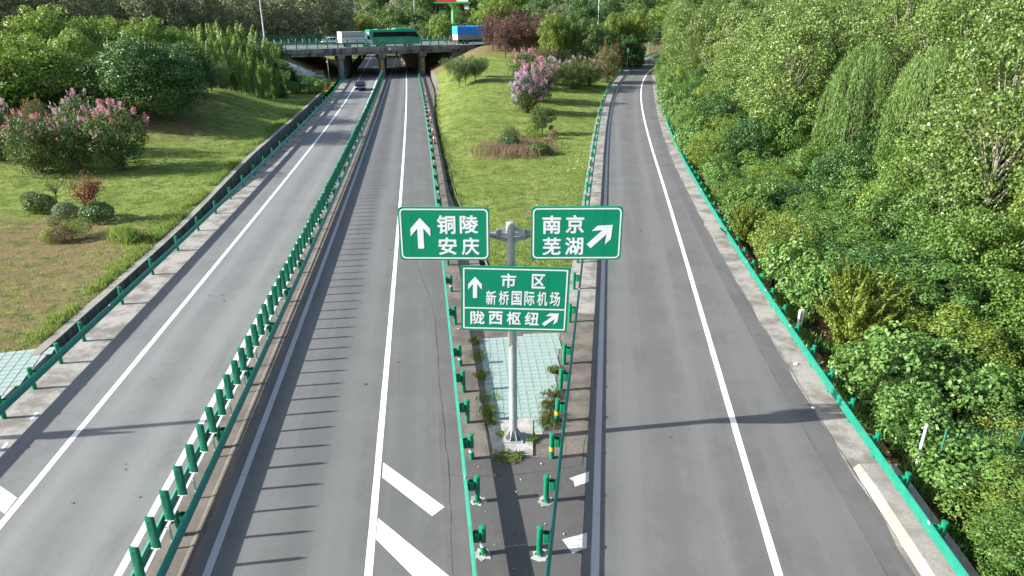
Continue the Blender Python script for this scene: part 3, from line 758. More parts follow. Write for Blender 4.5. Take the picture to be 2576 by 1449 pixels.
b, mp = panel(t, 'sign_board', -1.56, 1.63, 4.02, 6.11, .012, .065, .042, 1.4, 'lower board with a white dividing line, place names and two arrows')
zz = mp(0, .642)[1]; x0, x1 = mp(.03, 0)[0], mp(.965, 0)[0]
MB().add([(x0, -.0235, zz - .022), (x1, -.0235, zz - .022), (x1, -.0235, zz + .022), (x0, -.0235, zz + .022)], [(0, 1, 2, 3)]).build('divider_line', 'sign_white', b)
for ch, a, c in (('市', .368, .508), ('区', .650, .776)): glyph(b, mp, ch, a, c, .103, .322)
for i, ch in enumerate('新桥国际机场'): glyph(b, mp, ch, .232 + i * .1185, .232 + i * .1185 + .095, .368, .588, .02)
for i, ch in enumerate('陇西枢纽'): glyph(b, mp, ch, .088 + i * .170, .088 + i * .170 + .134, .688, .898)
x, z = mp(.130, .325); arrow(b, x, z, .68, .82, 0)
x, z = mp(.845, .795); arrow(b, x, z, .60, .85, R(50))
for zz in (4.5, 5.6):
    for dx in (-.15, .15): MB().box((-.04 + dx * 0, -.16, zz), (.30, .22, .08)).build('clamp', 'galvanised', t); break

for q in (0,):
    t2 = thing('road_sign', 'grey sign post on the tiled pavement beyond the left guardrail', 'road sign', (-23.2, 18.0, 0))
    link('pole', autosmooth(MB().tube([(0, 0, 0), (0, 0, 6.9)], [.128, .11], 20).mesh('pole', 'galvanised')), t2)
    MB().box((0, 0, .02), (.62, .62, .045)).build('base_plate', 'galvanised', t2)
    MB().prism_y(rrect(-1.2, 1.2, 3.6, 5.0, .1), -.32, -.28).build('sign_board', 'sign_green', t2).location = (0, .14, 0)
    MB().box((0, -.2, 4.3), (.2, .2, .08)).build('clamp', 'galvanised', t2)
# ================================================================== BRIDGE AND EXPRESSWAY
EANG = math.atan2(Ee.y, Ee.x)
def a_for(u, s, z=EZ):
    k = (u - CX) / FPX; p0 = EA + En * s
    return (k * (cP * p0.y + (CAM_H - z) * sP) - p0.x) / (Ee.x - k * cP * Ee.y)
def B(a, s, z): p = EA + Ee * a + En * s; return Vector((p.x, p.y, z))
A1 = a_for(1149, 0) + .4
def strip_ab(name, a0, a1, s0, s1, z, mat, n=40, parent=None):
    V = []; UVs = []
    for i in range(n + 1):
        a = a0 + (a1 - a0) * i / n
        for s in (s0, s1): V.append(B(a, s, z)); UVs.append((s - s0, a))
    me = bpy.data.meshes.new(name); me.from_pydata(V, [], [(2 * i, 2 * i + 2, 2 * i + 3, 2 * i + 1) for i in range(n)]); me.materials.append(M[mat])
    ul = me.uv_layers.new(name='UVMap'); idx = np.zeros(len(me.loops), dtype=np.int32); me.loops.foreach_get('vertex_index', idx)
    ul.data.foreach_set('uv', np.array(UVs, dtype=np.float32)[idx].ravel()); return link(name, me, parent)
for nm, s0, s1 in (('expressway_near', .5, 13.6), ('expressway_far', 15.4, EW - .5)): struct(strip_ab(nm, -170, 260, s0, s1, EZ + .012, 'asphalt_far'))
struct(strip_ab('expressway_median', -170, 260, 13.6, 15.4, EZ + .012, 'apron_dark'))
for s in (2.9, 12.9, 16.1, EW - 3): struct(strip_ab('expressway_edge_line', -170, 260, s, s + .22, EZ + .018, 'paint_white'))
for k in range(-4, 10):
    for s in (7.9, 21): struct(strip_ab('expressway_dash', k * 12, k * 12 + 6, s, s + .16, EZ + .018, 'paint_white', 1))
t = thing('overpass_bridge', 'weathered concrete overpass bridge carrying the expressway across the main road', 'bridge', EA, EANG)
def bx(nm, a0, a1, s0, s1, z0, z1, mat, par=None):
    mb = MB(); mb.box(((a0 + a1) / 2, (s0 + s1) / 2, (z0 + z1) / 2), (a1 - a0, s1 - s0, z1 - z0)); return mb.build(nm, mat, par or t)
bx('deck', -.6, A1, .25, EW - .25, 5.0, 5.97, 'bridge_conc')
par_ = bx('parapet', -.9, A1 + .3, -.12, .47, 5.38, 6.12, 'bridge_conc'); bx('parapet', -.9, A1 + .3, EW - .47, EW + .12, 5.38, 6.12, 'bridge_conc')
for k in range(9): bx('girder', -.5, A1 - .1, .32 + k * 3.4, 1.15 + k * 3.4, 4.62, 5.0, 'bridge_conc')
for k in range(int(A1 / 2.1)): bx('drip_rib', k * 2.1 + .9, k * 2.1 + 1.02, -.145, -.121, 5.5, 6.09, 'bridge_conc', par_)
bx('edge_ledge', -.7, A1 + .1, -.02, .30, 5.16, 5.37, 'bridge_conc')
sg = MB(); sg.tube([(a_for(1180 / 1.0 - 0, -.15, 5.6), -.135, 5.72), (a_for(1180, -.15, 5.6), -.15, 5.72)], .3, 18)
ra = a_for(963 + 17, -.15, 5.7)
disc = MB().tube([(ra, -.17, 5.68), (ra, -.13, 5.68)], .42, 20).build('height_limit_plate', 'band_red', par_)
MB().tube([(ra, -.178, 5.68), (ra, -.168, 5.68)], .33, 20).build('plate_face', 'truck_white', disc)
rr = Vector((-.155, 1, 0)).normalized(); ra_, rs_ = rr.dot(Ee), rr.dot(En)
piers = [(858, 0), (960, 1), (1062, 1)]
for (u, stripe) in piers:
    a0 = a_for(u, 1.2, 2.0)
    for k in range(5):
        s = 1.3 + k * 6.4; a = a0 + (s - 1.3) * ra_ / rs_
        col = MB(); 
        col.add([(a + x * w_, s + y * w_, z) for z, w_ in ((-.3, .48), (3.55, .48), (4.05, .80), (4.62, .80)) for x, y in ((-1, -1.1), (1, -1.1), (1, 1.1), (-1, 1.1))],
                [(i * 4 + k_, i * 4 + (k_ + 1) % 4, i * 4 + 4 + (k_ + 1) % 4, i * 4 + 4 + k_) for i in range(3) for k_ in range(4)] + [(3, 2, 1, 0), (12, 13, 14, 15)])
        p = col.build('pier', 'pier_conc', t)
        if stripe and k == 0:
            bdx = bx('warning_board', a - .36, a + .36, s - .575, s - .545, .95, 3.15, 'band_yellow', p)
            for q in range(6):
                z = 1.06 + q * .36
                MB().add([(a - .36, s - .579, z + .32), (a + .36, s - .579, z - .05 + .0), (a + .36, s - .579, z + .13), (a - .36, s - .579, z + .50 if z + .5 < 3.15 else 3.15)], [(0, 1, 2, 3)]).build('stripe', 'band_black', bdx)
    bx('cap_beam', 0, 0.01, 0, .01, 4.6, 4.61, 'pier_conc') if False else None
bx('abutment', A1 - 1.2, A1 + .6, .6, EW - .6, -.5, 4.62, 'pier_conc'); bx('abutment', -1.6, .5, .6, EW - .6, -.5, 4.62, 'pier_conc')
bx('wing_wall', A1 + .3, A1 + 5, .1, .5, 3.2, 5.9, 'wall_conc'); bx('wing_wall', -5, -.9, .1, .5, 2.6, 5.75, 'wall_conc')
# fences on the bridge
def fence(label, s, a0, a1, hgt, pw):
    f = thing('bridge_fence', label, 'fence', B(a0, s, EZ + .12), EANG); n = int((a1 - a0) / pw)
    post = MB().box((0, 0, hgt / 2), (.10, .10, hgt)).mesh('post', 'fence_green')
    mb = MB()
    for z in (.10, hgt - .05): mb.box((pw / 2, 0, z), (pw - .12, .07, .08))
    for x in (.08, pw - .08): mb.box((x, 0, hgt / 2), (.065, .065, hgt - .12))
    for k in range(1, int(pw / .11)): mb.box((k * .11, 0, hgt / 2), (.016, .016, hgt - .2))
    for k in range(1, int(hgt / .14)): mb.box((pw / 2, .006, k * .14), (pw - .15, .014, .014))
    pm = mb.mesh('mesh_panel', 'fence_green')
    for i in range(n + 1):
        link('post', post, f, (i * pw, 0, 0))
        if i < n: link('mesh_panel', pm, f, (i * pw, 0, 0))
fence('green wire mesh fence along the near parapet of the overpass', .18, -.4, A1, 1.62, 2.15)
fence('green wire mesh fence along the far edge of the overpass', EW - .18, -6, A1 + 4, 1.75, 2.4)
# expressway guardrails
def ex_rail(label, s, a0, a1, side, spacing, white=False, double=False):
    f = thing('guardrail', label, 'guardrail', B(a0, s, EZ), EANG)
    for i in range(int((a1 - a0) / spacing) + 1):
        p = link('post', post_me, f, (i * spacing, 0, 0)); link('post_cap', cap_me, p)
        if white: MB
    for sd_ in ((1, -1) if double else (side,)):
        a = 0.0
        while a < a1 - a0:
            P = []; n = len(Wp)
            for x in (a, min(a + 8.2, a1 - a0)):
                for th in (0, -.01): P += [(x, sd_ * (.2 + d + th), z) for d, z in Wp]
            Fc = [(j, j + 1, 2 * n + j + 1, 2 * n + j) for j in range(n - 1)] + [(n + j + 1, n + j, 3 * n + j, 3 * n + j + 1) for j in range(n - 1)] + [(0, n, 3 * n, 2 * n), (n - 1, 2 * n - 1, 4 * n - 1, 3 * n - 1)]
            MB().add(P, Fc).build('beam', 'rail_green', f); a += 8
    return f
ex_rail('green guardrail on the expressway shoulder left of the overpass behind the bamboo', .6, -60, -1, 1, 4)
ex_rail('green guardrail on the expressway shoulder beside the purple leaved trees', .6, A1 + .5, A1 + 70, 1, 4)
f = ex_rail('green double guardrail with white uprights in the middle of the expressway', 14.5, -60, 100, 1, 4, double=True)
wp = MB().box((0, 0, .55), (.16, .05, 1.5)).mesh('upright', 'galv_white')
for a in np.arange(-6, 55, 1.55): link('upright', wp, f, (a + 60, 0, .25))
def hedge_mesh(L, wd, h, seed):
    r = np.random.default_rng(seed); return L, wd, h

# ------------------------------------------------------------------ vehicles
def loft(mb, secs):
    n = len(secs[0]); P = [p for s_ in secs for p in s_]; Fc = []
    for i in range(len(secs) - 1):
        for k in range(n): Fc.append((i * n + k, i * n + (k + 1) % n, (i + 1) * n + (k + 1) % n, (i + 1) * n + k))
    Fc += [tuple(range(n))[::-1], tuple((len(secs) - 1) * n + k for k in range(n))]
    return mb.add(P, Fc)
def ring(x, half): return [(x, -y, z) for y, z in half] + [(x, y, z) for y, z in reversed(half)]
def wheel(par, x, y, r, wd):
    wl = link('wheel', None, par, (x, y, r)) if False else None
    ty = link('wheel', autosmooth(MB().tube([(0, -wd / 2, 0), (0, -wd / 2 + .03, 0), (0, wd / 2 - .03, 0), (0, wd / 2, 0)], [r * .9, r, r, r * .9], 20).mesh('wheel', 'rubber')), par, (x, y, r))
    sgn = 1 if y > 0 else -1
    link('rim', autosmooth(MB().tube([(0, sgn * (wd / 2 - .02), 0), (0, sgn * (wd / 2 + .012), 0)], [r * .62, r * .56], 16).mesh('rim', 'rim')), ty)
def car(label, loc, rz, paint, suv=False, plate=True):
    t = thing('car', label, 'car', loc, rz); L = 4.9 if not suv else 4.6; W = .92; H = 1.46 if not suv else 1.62
    zs = .92 if not suv else .98; hl = L / 2
    st = [(-hl, .74, .45, .80), (-hl + .12, .86, .34, zs - .02), (-hl + .9, .92, .25, zs + .04), (-.6, .93, .24, zs), (.7, .93, .24, zs - .02), (1.45, .92, .25, zs - .10), (hl - .35, .87, .28, zs - .22), (hl - .06, .76, .34, zs - .30), (hl, .62, .42, zs - .40)]
    secs = [ring(x, [(w_ * .9, zb), (w_, zb + .16), (w_ * 1.0, zt - .16), (w_ * .95, zt - .03), (w_ * .6, zt), (.01, zt + .01)]) for x, w_, zb, zt in st]
    body = link('body', autosmooth(loft(MB(), secs).mesh('body', paint), 35), t)
    if suv: gs = [(-hl + .12, .80, zs + .02), (-hl + .45, .66, H - .06), (-1.0, .70, H), (.1, .70, H - .01), (.55, .68, H - .09), (1.4, .80, zs - .08)]
    else: gs = [(-hl + .55, .76, zs + .03), (-1.25, .64, H - .10), (-.6, .66, H), (.15, .66, H - .01), (.5, .64, H - .08), (1.38, .80, zs - .08)]
    # glasshouse ring: base follows shoulder, top follows roof profile
    secs = []
    for x, wt_, zt in gs: secs.append(ring(x, [(.86, zs - .06), (max(wt_, .66) if zt > zs + .1 else .84, max(zt, zs)), (.01, max(zt, zs) + .02)]))
    gh = link('windows', autosmooth(loft(MB(), secs).mesh('windows', 'glass_dark'), 30), t)
    rs = [g for g in gs if g[2] > H - .2]
    link('roof', autosmooth(loft(MB(), [ring(x, [(w_ + .015, z - .02), (w_ - .03, z + .018), (.01, z + .04)]) for x, w_, z in rs]).mesh('roof', paint), 40), t)
    for sy in (-1, 1):
        for xa, za, xb, zb in ((gs[-1][0], gs[-1][2], rs[-1][0], rs[-1][2]), (gs[0][0], gs[0][2], rs[0][0], rs[0][2]), (-.35, zs - .05, -.4, H - .03)):
            MB().tube([(xa, sy * .855, max(za, zs - .03)), (xb, sy * (rs[-1][1] + .01), zb)], .035, 6).build('pillar', paint, gh)
        MB().box((.95, sy * 1.0, zs + .05), (.12, .18, .13)).build('mirror', paint, t)
        MB().add([(hl - .06, sy * .45, zs - .36), (hl - .20, sy * .80, zs - .30), (hl - .26, sy * .82, zs - .20), (hl - .10, sy * .47, zs - .25)], [(0, 1, 2, 3) if sy > 0 else (3, 2, 1, 0)]).build('headlight', 'lamp_white', t)
        MB().box((-hl + .02, sy * .66, zs - .16), (.06, .28, .14)).build('tail_light', 'lamp_red', t)
        for x in (-1.42, 1.45): wheel(t, x, sy * .80, .33, .22)
    MB().box((hl - .015, -.16, zs - .34), (.05, .22, .14)).build('grille', 'rim', t); MB().box((hl - .015, .16, zs - .34), (.05, .22, .14)).build('grille', 'rim', t)
    MB().box((hl + .01, 0, .42), (.03, .46, .13)).build('number_plate', 'plate_blue', t); MB().box((hl - .03, 0, .30), (.08, 1.2, .12)).build('air_intake', 'rubber', t)
    return t
p = G(907.5, 226); dx = (L1(p[1] + 1) - L1(p[1] - 1)) / 2
car('black sedan driving out from under the overpass', (p[0], p[1], .004), math.atan2(-1, -dx), 'car_black')
s_ = 19.5; car('white hatchback behind the white uprights on the overpass', B((a_for(806, s_) + a_for(856, s_)) / 2, s_, EZ + .016), EANG + math.pi, 'car_white', True)
def box_sec(L, W, z0, z1, r, x): return ring(x, [(W / 2, z0), (W / 2, z1 - r), (W / 2 - r * .4, z1 - r * .25), (W / 2 - r, z1), (.01, z1 + .02)])
# coach
s_ = 5.6; a0, a1 = a_for(925, s_), a_for(1053, s_); BL = min(a1 - a0, 12.3)
t = thing('coach', 'green coach with a dark window band crossing the overpass', 'bus', B((a0 + a1) / 2, s_, EZ + .016), EANG); hl = BL / 2
W = 2.5; H = 3.45
secs = [box_sec(BL, W - .1, .45, H - .15, .25, -hl), box_sec(BL, W, .35, H, .22, -hl + .15), box_sec(BL, W, .35, H, .22, hl - 1.6), box_sec(BL, W, .35, H - .10, .22, hl - 1.0), box_sec(BL, W - .06, .35, 2.35, .2, hl - .22), box_sec(BL, W - .2, .40, 1.25, .2, hl)]
link('body', autosmooth(loft(MB(), secs).mesh('body', 'bus_green'), 35), t)
for sy in (-1, 1):
    wy = sy * (W / 2 + .006); e = 1 if sy < 0 else -1
    wpts = [(-hl + .75, 1.95), (hl - 2.6, 1.95), (hl - .62, 1.75), (hl - .42, 2.02), (hl - 1.15, 2.98), (-hl + .95, 2.98)]
    wb = MB().add([(x, wy, z) for x, z in wpts] + [(x, wy - sy * .03, z) for x, z in wpts], [tuple(range(6))[::e]] + [(i, (i + 1) % 6, 6 + (i + 1) % 6, 6 + i)[::-e] for i in range(6)]).build('window_band', 'glass_dark', t)
    for k in range(1, 6): MB().box((-hl + .9 + k * 1.65, wy + sy * .004, 2.46), (.05, .01, 1.0)).build('window_divider', 'rubber', wb)
    for k in range(5): MB().box((-hl + 1.2 + k * 1.9, wy - sy * .004, 1.05), (1.75, .012, .85)).build('hatch_panel', 'bus_roof' if k % 2 else 'bus_green', t)
    for x in (-hl + 3.1, hl - 2.7):
        link('wheel_arch', autosmooth(MB().tube([(x, wy - sy * .05, .52), (x, wy + sy * .012, .52)], .58, 18).mesh('wheel_arch', 'rubber')), t); wheel(t, x, sy * (W / 2 - .13), .5, .3)
    MB().box((-hl - .01, sy * .98, 1.05), (.06, .22, .55)).build('tail_light', 'lamp_red', t); MB().box((hl + .0, sy * .85, .8), (.05, .35, .22)).build('headlight', 'lamp_white', t)
    MB().tube([(hl - .3, sy * 1.15, 2.6), (hl + .25, sy * 1.35, 2.3), (hl + .25, sy * 1.35, 1.9)], .05, 6).build('mirror', 'rubber', t)
MB().add([(hl - .965, -1.1, 3.2), (hl - .965, 1.1, 3.2), (hl - .19, 1.1, 2.25), (hl - .19, -1.1, 2.25)], [(0, 1, 2, 3)]).build('windscreen', 'glass_dark', t)
MB().box((-hl - .0, 0, 2.55), (.05, 1.7, .75)).build('rear_window', 'truck_white', t); MB().box((-hl - .005, 0, .95), (.05, 1.5, .5)).build('engine_grille', 'rubber', t)
for x, lx, hz in ((hl - 3.6, 5.0, .28), (-hl + 2.6, 1.2, .10)):
    link('roof_unit', autosmooth(loft(MB(), [box_sec(0, 2.0, H - .05, H + .1, .06, x - lx / 2), box_sec(0, 2.1, H - .05, H + hz, .08, x - lx / 2 + .3), box_sec(0, 2.1, H - .05, H + hz, .08, x + lx / 2 - .8), box_sec(0, 1.9, H - .05, H + .06, .05, x + lx / 2)]).mesh('roof_unit', 'bus_roof'), 35), t)
MB().tube([(-hl + 5, 0, H), (-hl + 5, 0, H + .3)], [.14, .04], 8).build('roof_vent', 'truck_white', t)
# trucks
def truck(label, u0, u1, s_, upper, lower, ribs, top, tarp=False):
    a0, a1 = a_for(u0, s_), a_for(u1, s_); L = a1 - a0; t = thing('truck', label, 'truck', B((a0 + a1) / 2, s_, EZ + .016), EANG); hl = L / 2; W = 2.35
    bl = L - 1.9; x0 = -hl; z0 = .95; zm = z0 + (top - z0) * .45
    MB().box((0, 0, .72), (L - .6, .9, .28)).build('chassis', 'dark_metal', t)
    if tarp:
        lo = MB().box((x0 + bl / 2, 0, (z0 + zm) / 2), (bl, W, zm - z0)).build('cargo_side', lower, t)
        P = []; nx = 18; r = random.Random(3); mb = MB()
        rows = []
        sect = [(-W / 2 - .04, zm - .12), (-W / 2 - .05, zm + .5), (-W / 2 - .05, top - .15), (-W / 2 + .1, top), (-W / 4, top + .08), (0, top + .05), (W / 4, top + .08), (W / 2 - .1, top), (W / 2 + .05, top - .15), (W / 2 + .05, zm + .5), (W / 2 + .04, zm - .12)]
        secs = [[(x0 - .05 + (bl + .1) * i / nx, y + r.uniform(-.035, .035), z + r.uniform(-.06, .06)) for y, z in sect] for i in range(nx + 1)]
        tp = link('tarpaulin', loft(MB(), secs).mesh('tarpaulin', 'tarp_blue'), t)
        mb = MB(); ny, nz = 10, 8
        P = [(x0 - .09 - r.uniform(0, .05), -W / 2 + W * j / ny, zm - .2 * (i == 0) * r.random() + (top - zm + .02) * i / nz) for i in range(nz + 1) for j in range(ny + 1)]
        mb.add(P, [(i * (ny + 1) + j, i * (ny + 1) + j + 1, (i + 1) * (ny + 1) + j + 1, (i + 1) * (ny + 1) + j) for i in range(nz) for j in range(ny)]); mb.build('tarpaulin_end', 'tarp_cyan', t)
        MB().box((x0 - .03, 0, (z0 + zm) / 2), (.06, W * .98, zm - z0)).build('tailboard', 'truck_white', t)
        for k in range(1, 9): MB().tube([(x0 + bl * k / 9, -W / 2 - .02, z0), (x0 + bl * k / 9 + .2, -W / 2 - .03, zm)], .015, 5).build('rope', 'rubber', lo)
        MB().box((x0 - .02, 0, .78), (.1, W * .9, .22)).build('rear_bumper', 'lamp_red', t)
    else:
        cb = MB().box((x0 + bl / 2, 0, (z0 + top) / 2), (bl, W, top - z0)).build('cargo_body', lower, t)
        MB().box((x0 - .02, 0, (z0 + top) / 2), (.05, W, top - z0)).build('rear_door', upper, t)
        for k in range(ribs):
            x = x0 + .15 + (bl - .3) * k / (ribs - 1)
            for sy in (-1, 1): MB().box((x, sy * (W / 2 + .02), (zm + top) / 2), (.09, .05, (top - zm))).build('stake', upper, cb)
        for z in (zm, top - .08, (zm + top) / 2 + .1):
            for sy in (-1, 1): MB().box((x0 + bl / 2, sy * (W / 2 + .03), z), (bl, .04, .10)).build('rail', upper, cb)
        for sy in (-1, 1): MB().box((x0 + bl / 2, sy * (W / 2 + .015), (z0 + zm) / 2 - .03), (bl - .05, .03, zm - z0 - .12)).build('side_board', upper, cb)
    xc = hl - 1.8; W2 = 2.2
    secs = [box_sec(0, W2, .5, 2.55, .15, xc), box_sec(0, W2, .5, 2.6, .15, xc + .5), box_sec(0, W2, .5, 2.55, .15, xc + 1.05), box_sec(0, W2, .5, 1.75, .1, xc + 1.6), box_sec(0, W2 - .1, .5, 1.2, .1, xc + 1.78)]
    cab = link('cab', autosmooth(loft(MB(), secs).mesh('cab', 'car_white'), 35), t)
    MB().add([(xc + 1.09, -1.0, 2.38), (xc + 1.09, 1.0, 2.38), (xc + 1.60, 1.02, 1.66), (xc + 1.60, -1.02, 1.66)], [(0, 1, 2, 3)]).build('windscreen', 'glass_dark', cab)
    if not tarp: link('wind_deflector', autosmooth(loft(MB(), [box_sec(0, 2.0, 2.55, top - .05, .15, xc + .05), box_sec(0, 1.9, 2.55, 2.95, .15, xc + .6), box_sec(0, 1.7, 2.5, 2.6, .05, xc + 1.0)]).mesh('wind_deflector', 'car_white'), 40), t)
    for sy in (-1, 1):
        q = [(xc + .55, 1.55), (xc + 1.45, 1.55), (xc + 1.05, 2.3), (xc + .55, 2.3)]; e = 1 if sy < 0 else -1
        MB().add([(x, sy * (W2 / 2 + .008), z) for x, z in q], [(0, 1, 2, 3)[::e]]).build('side_window', 'glass_dark', cab)
        MB().box((xc + 1.78, sy * .85, .85), (.06, .35, .2)).build('headlight', 'lamp_white', cab); MB().box((xc + 1.5, sy * 1.28, 1.9), (.08, .14, .4)).build('mirror', 'rubber', cab)
        for x in (hl - 1.1, -hl + 1.5) + ((-hl + 2.6,) if L > 8 else ()): wheel(t, x, sy * (W / 2 - .2), .46, .28)
    return t
truck('white stake sided truck following the green coach on the overpass', 857, 934, 4.6, 'truck_white', 'truck_grey', 12, 3.15)
truck('truck loaded under a blue tarpaulin at the end of the overpass', 1146, 1262, 5.2, 'truck_white', 'truck_grey', 8, 3.9, True)

# ------------------------------------------------------------------ tall poles, billboard, small roadside things
def lamp(label, u, v1, y, z0, hgt, arm):
    x = xat(u, y, z0); t = thing('lamp_post', label, 'lamp post', (x, y, z0), 0)
    link('pole', autosmooth(MB().tube([(0, 0, 0), (0, 0, hgt * .5), (0, 0, hgt)], [.16, .12, .08], 12).mesh('pole', 'galv_white')), t)
    MB().box((0, 0, .15), (.4, .4, .3)).build('base', 'galvanised', t)
    for s in (-1, 1):
        a = MB().tube([(0, 0, hgt - .2), (s * arm * .6, 0, hgt + .35), (s * arm, 0, hgt + .4)], .045, 8).build('arm', 'galv_white', t)
        MB().box((s * (arm + .3), 0, hgt + .4), (.8, .3, .12)).build('lamp_head', 'galvanised', a)
lamp('white tapered lamp post rising beside the overpass in front of the dark poplars', 668, 0, 160, EZ, 13, 1.8)
lamp('thin pale lamp post showing above the round trees next to the ramp', 1503, 0, 215, 6, 15, 1.8)
lamp('faint distant lamp post among the trees behind the coach', 1046, 0, 262, 3, 18, 1.5); lamp('faint distant lamp post above the white truck', 899, 0, 255, 3, 18, 1.5)
y = 232; x = xat(1141, y, 10); t = thing('billboard', 'red and white billboard on a thick light green column', 'billboard', (x, y, 2.0))
link('column', autosmooth(MB().tube([(0, 0, 0), (0, 0, 14.2)], .62, 20).mesh('column', 'billboard_green')), t)
bl, br_, zb = xat(1099, y, 15) - x, xat(1179, y, 15) - x, 13.9
MB().box(((bl + br_) / 2, 0, zb - .15), (br_ - bl + 1.2, 2.2, .3)).build('platform', 'billboard_green', t)
MB().box(((bl + br_) / 2, 0, zb + 2.6), (br_ - bl, 1.2, 5.0)).build('billboard_frame', 'billboard_green', t)
cut = bl + (br_ - bl) * .62
MB().box(((bl + cut) / 2, -.64, zb + 2.6), (cut - bl - .1, .06, 4.9)).build('poster_red', 'billboard_red', t)
MB().add([(cut - .05, -.65, zb + .15), (br_ - .1, -.65, zb + .15), (br_ - .1, -.65, zb + 5.05), (cut + 1.6, -.65, zb + 5.05)], [(0, 1, 2, 3)]).build('poster_white', 'billboard_white', t)
MB().box((br_ - .6, -.7, zb - 1.35), (1.35, .06, 1.3)).build('hanging_plate', 'billboard_white', t); MB().box((br_ - .6, -.74, zb - .95), (1.2, .03, .3)).build('hanging_band', 'billboard_red', t)
def chevron(label, u, vb, y, vt0, vt1):
    z0 = gz(xat(u, y, 3), y, 3); x = xat(u, y, z0); zc = (zat(vt0, y) + zat(vt1, y)) / 2 - z0; hp = .95; zc = max(zc, 1.7)
    t = thing('chevron_sign', label, 'road sign', (x, y, z0)); MB().tube([(0, 0, -.2), (0, 0, zc + .3)], .045, 8).build('post', 'galvanised', t)
    pl = MB().box((0, -.05, zc), (.62, .03, hp)).build('plate', 'sign_green', t)
    MB().add([(-.18, -.069, zc + .34), (.02, -.069, zc + .34), (.2, -.069, zc), (.02, -.069, zc - .34), (-.18, -.069, zc - .34), (0, -.069, zc)], [(0, 5, 2, 1), (5, 4, 3, 2)]).build('chevron', 'sign_white', pl)
chevron('green and white chevron sign where the ramp begins to curve beside flowering shrubs', 1577, 160, 140, 121, 132)
chevron('green and white chevron sign farthest round the ramp bend', 1629, 127, 172, 104, 114)
cone_body = autosmooth(MB().tube([(0, 0, .03), (0, 0, .9)], [.17, .035], 14).mesh('cone_body', 'band_red'), 60)
def cone(x, y, z=0.0):
    t = thing('traffic_cone', 'red and white traffic cone standing behind the main road guardrail', 'traffic cone', (x, y, z), rnd.random(), 'traffic cones behind the guardrail')
    MB().box((0, 0, .02), (.40, .40, .04)).build('base', 'rubber', t); link('cone_body', cone_body, t)
    for za, zb_ in ((.25, .42), (.56, .72)):
        r = lambda z: .17 - .135 * (z - .03) / .87 + .004
        link('white_band', autosmooth(MB().tube([(0, 0, za), (0, 0, zb_)], [r(za), r(zb_)], 14, False).mesh('white_band', 'band_white'), 60), t)
for u, v in ((1066, 246), (1071, 258), (1076, 290), (1084, 310), (1083.5, 340), (1085, 362)):
    p = G(u, v); cone(max(p[0], Cl(p[1]) + 3.2), p[1])
p = G(826, 228); t = thing('warning_barrel', 'orange and black striped warning post beside the left guardrail near the bridge', 'bollard', (p[0] - .3, p[1], gz(p[0] - .3, p[1])))
MB().tube([(0, 0, -.05), (0, 0, 1.0)], .16, 12).build('body', 'band_red', t)
for z in (.25, .6): MB().tube([(0, 0, z), (0, 0, z + .16)], .165, 12).build('band', 'band_black', t)
p = G(829, 205); t = thing('camera_pole', 'slim grey traffic camera pole in front of the dark underpass', 'camera pole', (p[0], p[1], gz(p[0], p[1])))
MB().tube([(0, 0, -.1), (0, 0, 4.6)], [.06, .045], 8).build('pole', 'galvanised', t); MB().box((0, -.2, 4.6), (.18, .45, .16)).build('camera', 'galv_white', t); MB().box((-.12, 0, 3.6), (.25, .2, .35)).build('control_box', 'galv_white', t)
p = G(797, 216); t = thing('notice_board', 'small dark notice board on two legs among the ivy by the bridge', 'board', (p[0], p[1] + 3, gz(p[0], p[1] + 3)), .2)
MB().box((0, 0, 1.5), (1.5, .08, .8)).build('board', 'wood', t)
for s in (-.65, .65): MB().box((s, .06, .9), (.08, .08, 2.0)).build('leg', 'pier_conc', t)
# kilometre stone, white post, wire fence by the ramp
x, y = 12.95, 27.9; t = thing('marker_stone', 'small white marker stone with a column of dark marks behind the ramp guardrail', 'marker post', (x, y, gz(x, y) + .05), .15)
link('stone', autosmooth(MB().add(*(lambda q: ([(a_, b_, z) for z, k in ((-.2, 1), (.72, 1), (.76, .8)) for a_, b_ in [(x_ * k, y_ * k) for x_, y_ in q]], [(i * 4 + j, i * 4 + (j + 1) % 4, i * 4 + 4 + (j + 1) % 4, i * 4 + 4 + j) for i in range(2) for j in range(4)] + [(8, 9, 10, 11)]))([(-.1, -.06), (.1, -.06), (.1, .06), (-.1, .06)])).mesh('stone', 'band_white'), 20), t)
for i in range(5):
    for dx in (-.035, .03): MB().box((dx, -.0615, .60 - i * .085), (.045, .004, .05)).build('dark_mark', 'band_black', t)
x, y = 12.55, 17.6; t = thing('white_post', 'white steel post with short brackets beside the wire fence', 'post', (x, y, gz(x, y) - .1), .3)
MB().tube([(0, 0, 0), (0, 0, 1.75)], .04, 8).build('post_shaft', 'band_white', t)
for z in (.7, 1.65): MB().box((0, 0, z), (.30, .03, .03)).build('bracket', 'band_white', t)
x, y = 12.9, 17.2; t = thing('wire_fence', 'green welded wire fence panel half hidden in the shrubs', 'fence', (x, y, gz(x, y)), .12)
mb = MB()
for k in range(19): mb.tube([(k * .14, 0, .1), (k * .14, 0, 1.75)], .006, 4)
for k in range(10): mb.tube([(0, .008, .15 + k * .17), (2.55, .008, .15 + k * .17)], .006, 4)
mb.build('wire_mesh', 'fence_green', t)
for k in (0, 1): MB().tube([(k * 2.6, 0, -.3), (k * 2.6, 0, 1.85)], .03, 8).build('post', 'fence_green', t)
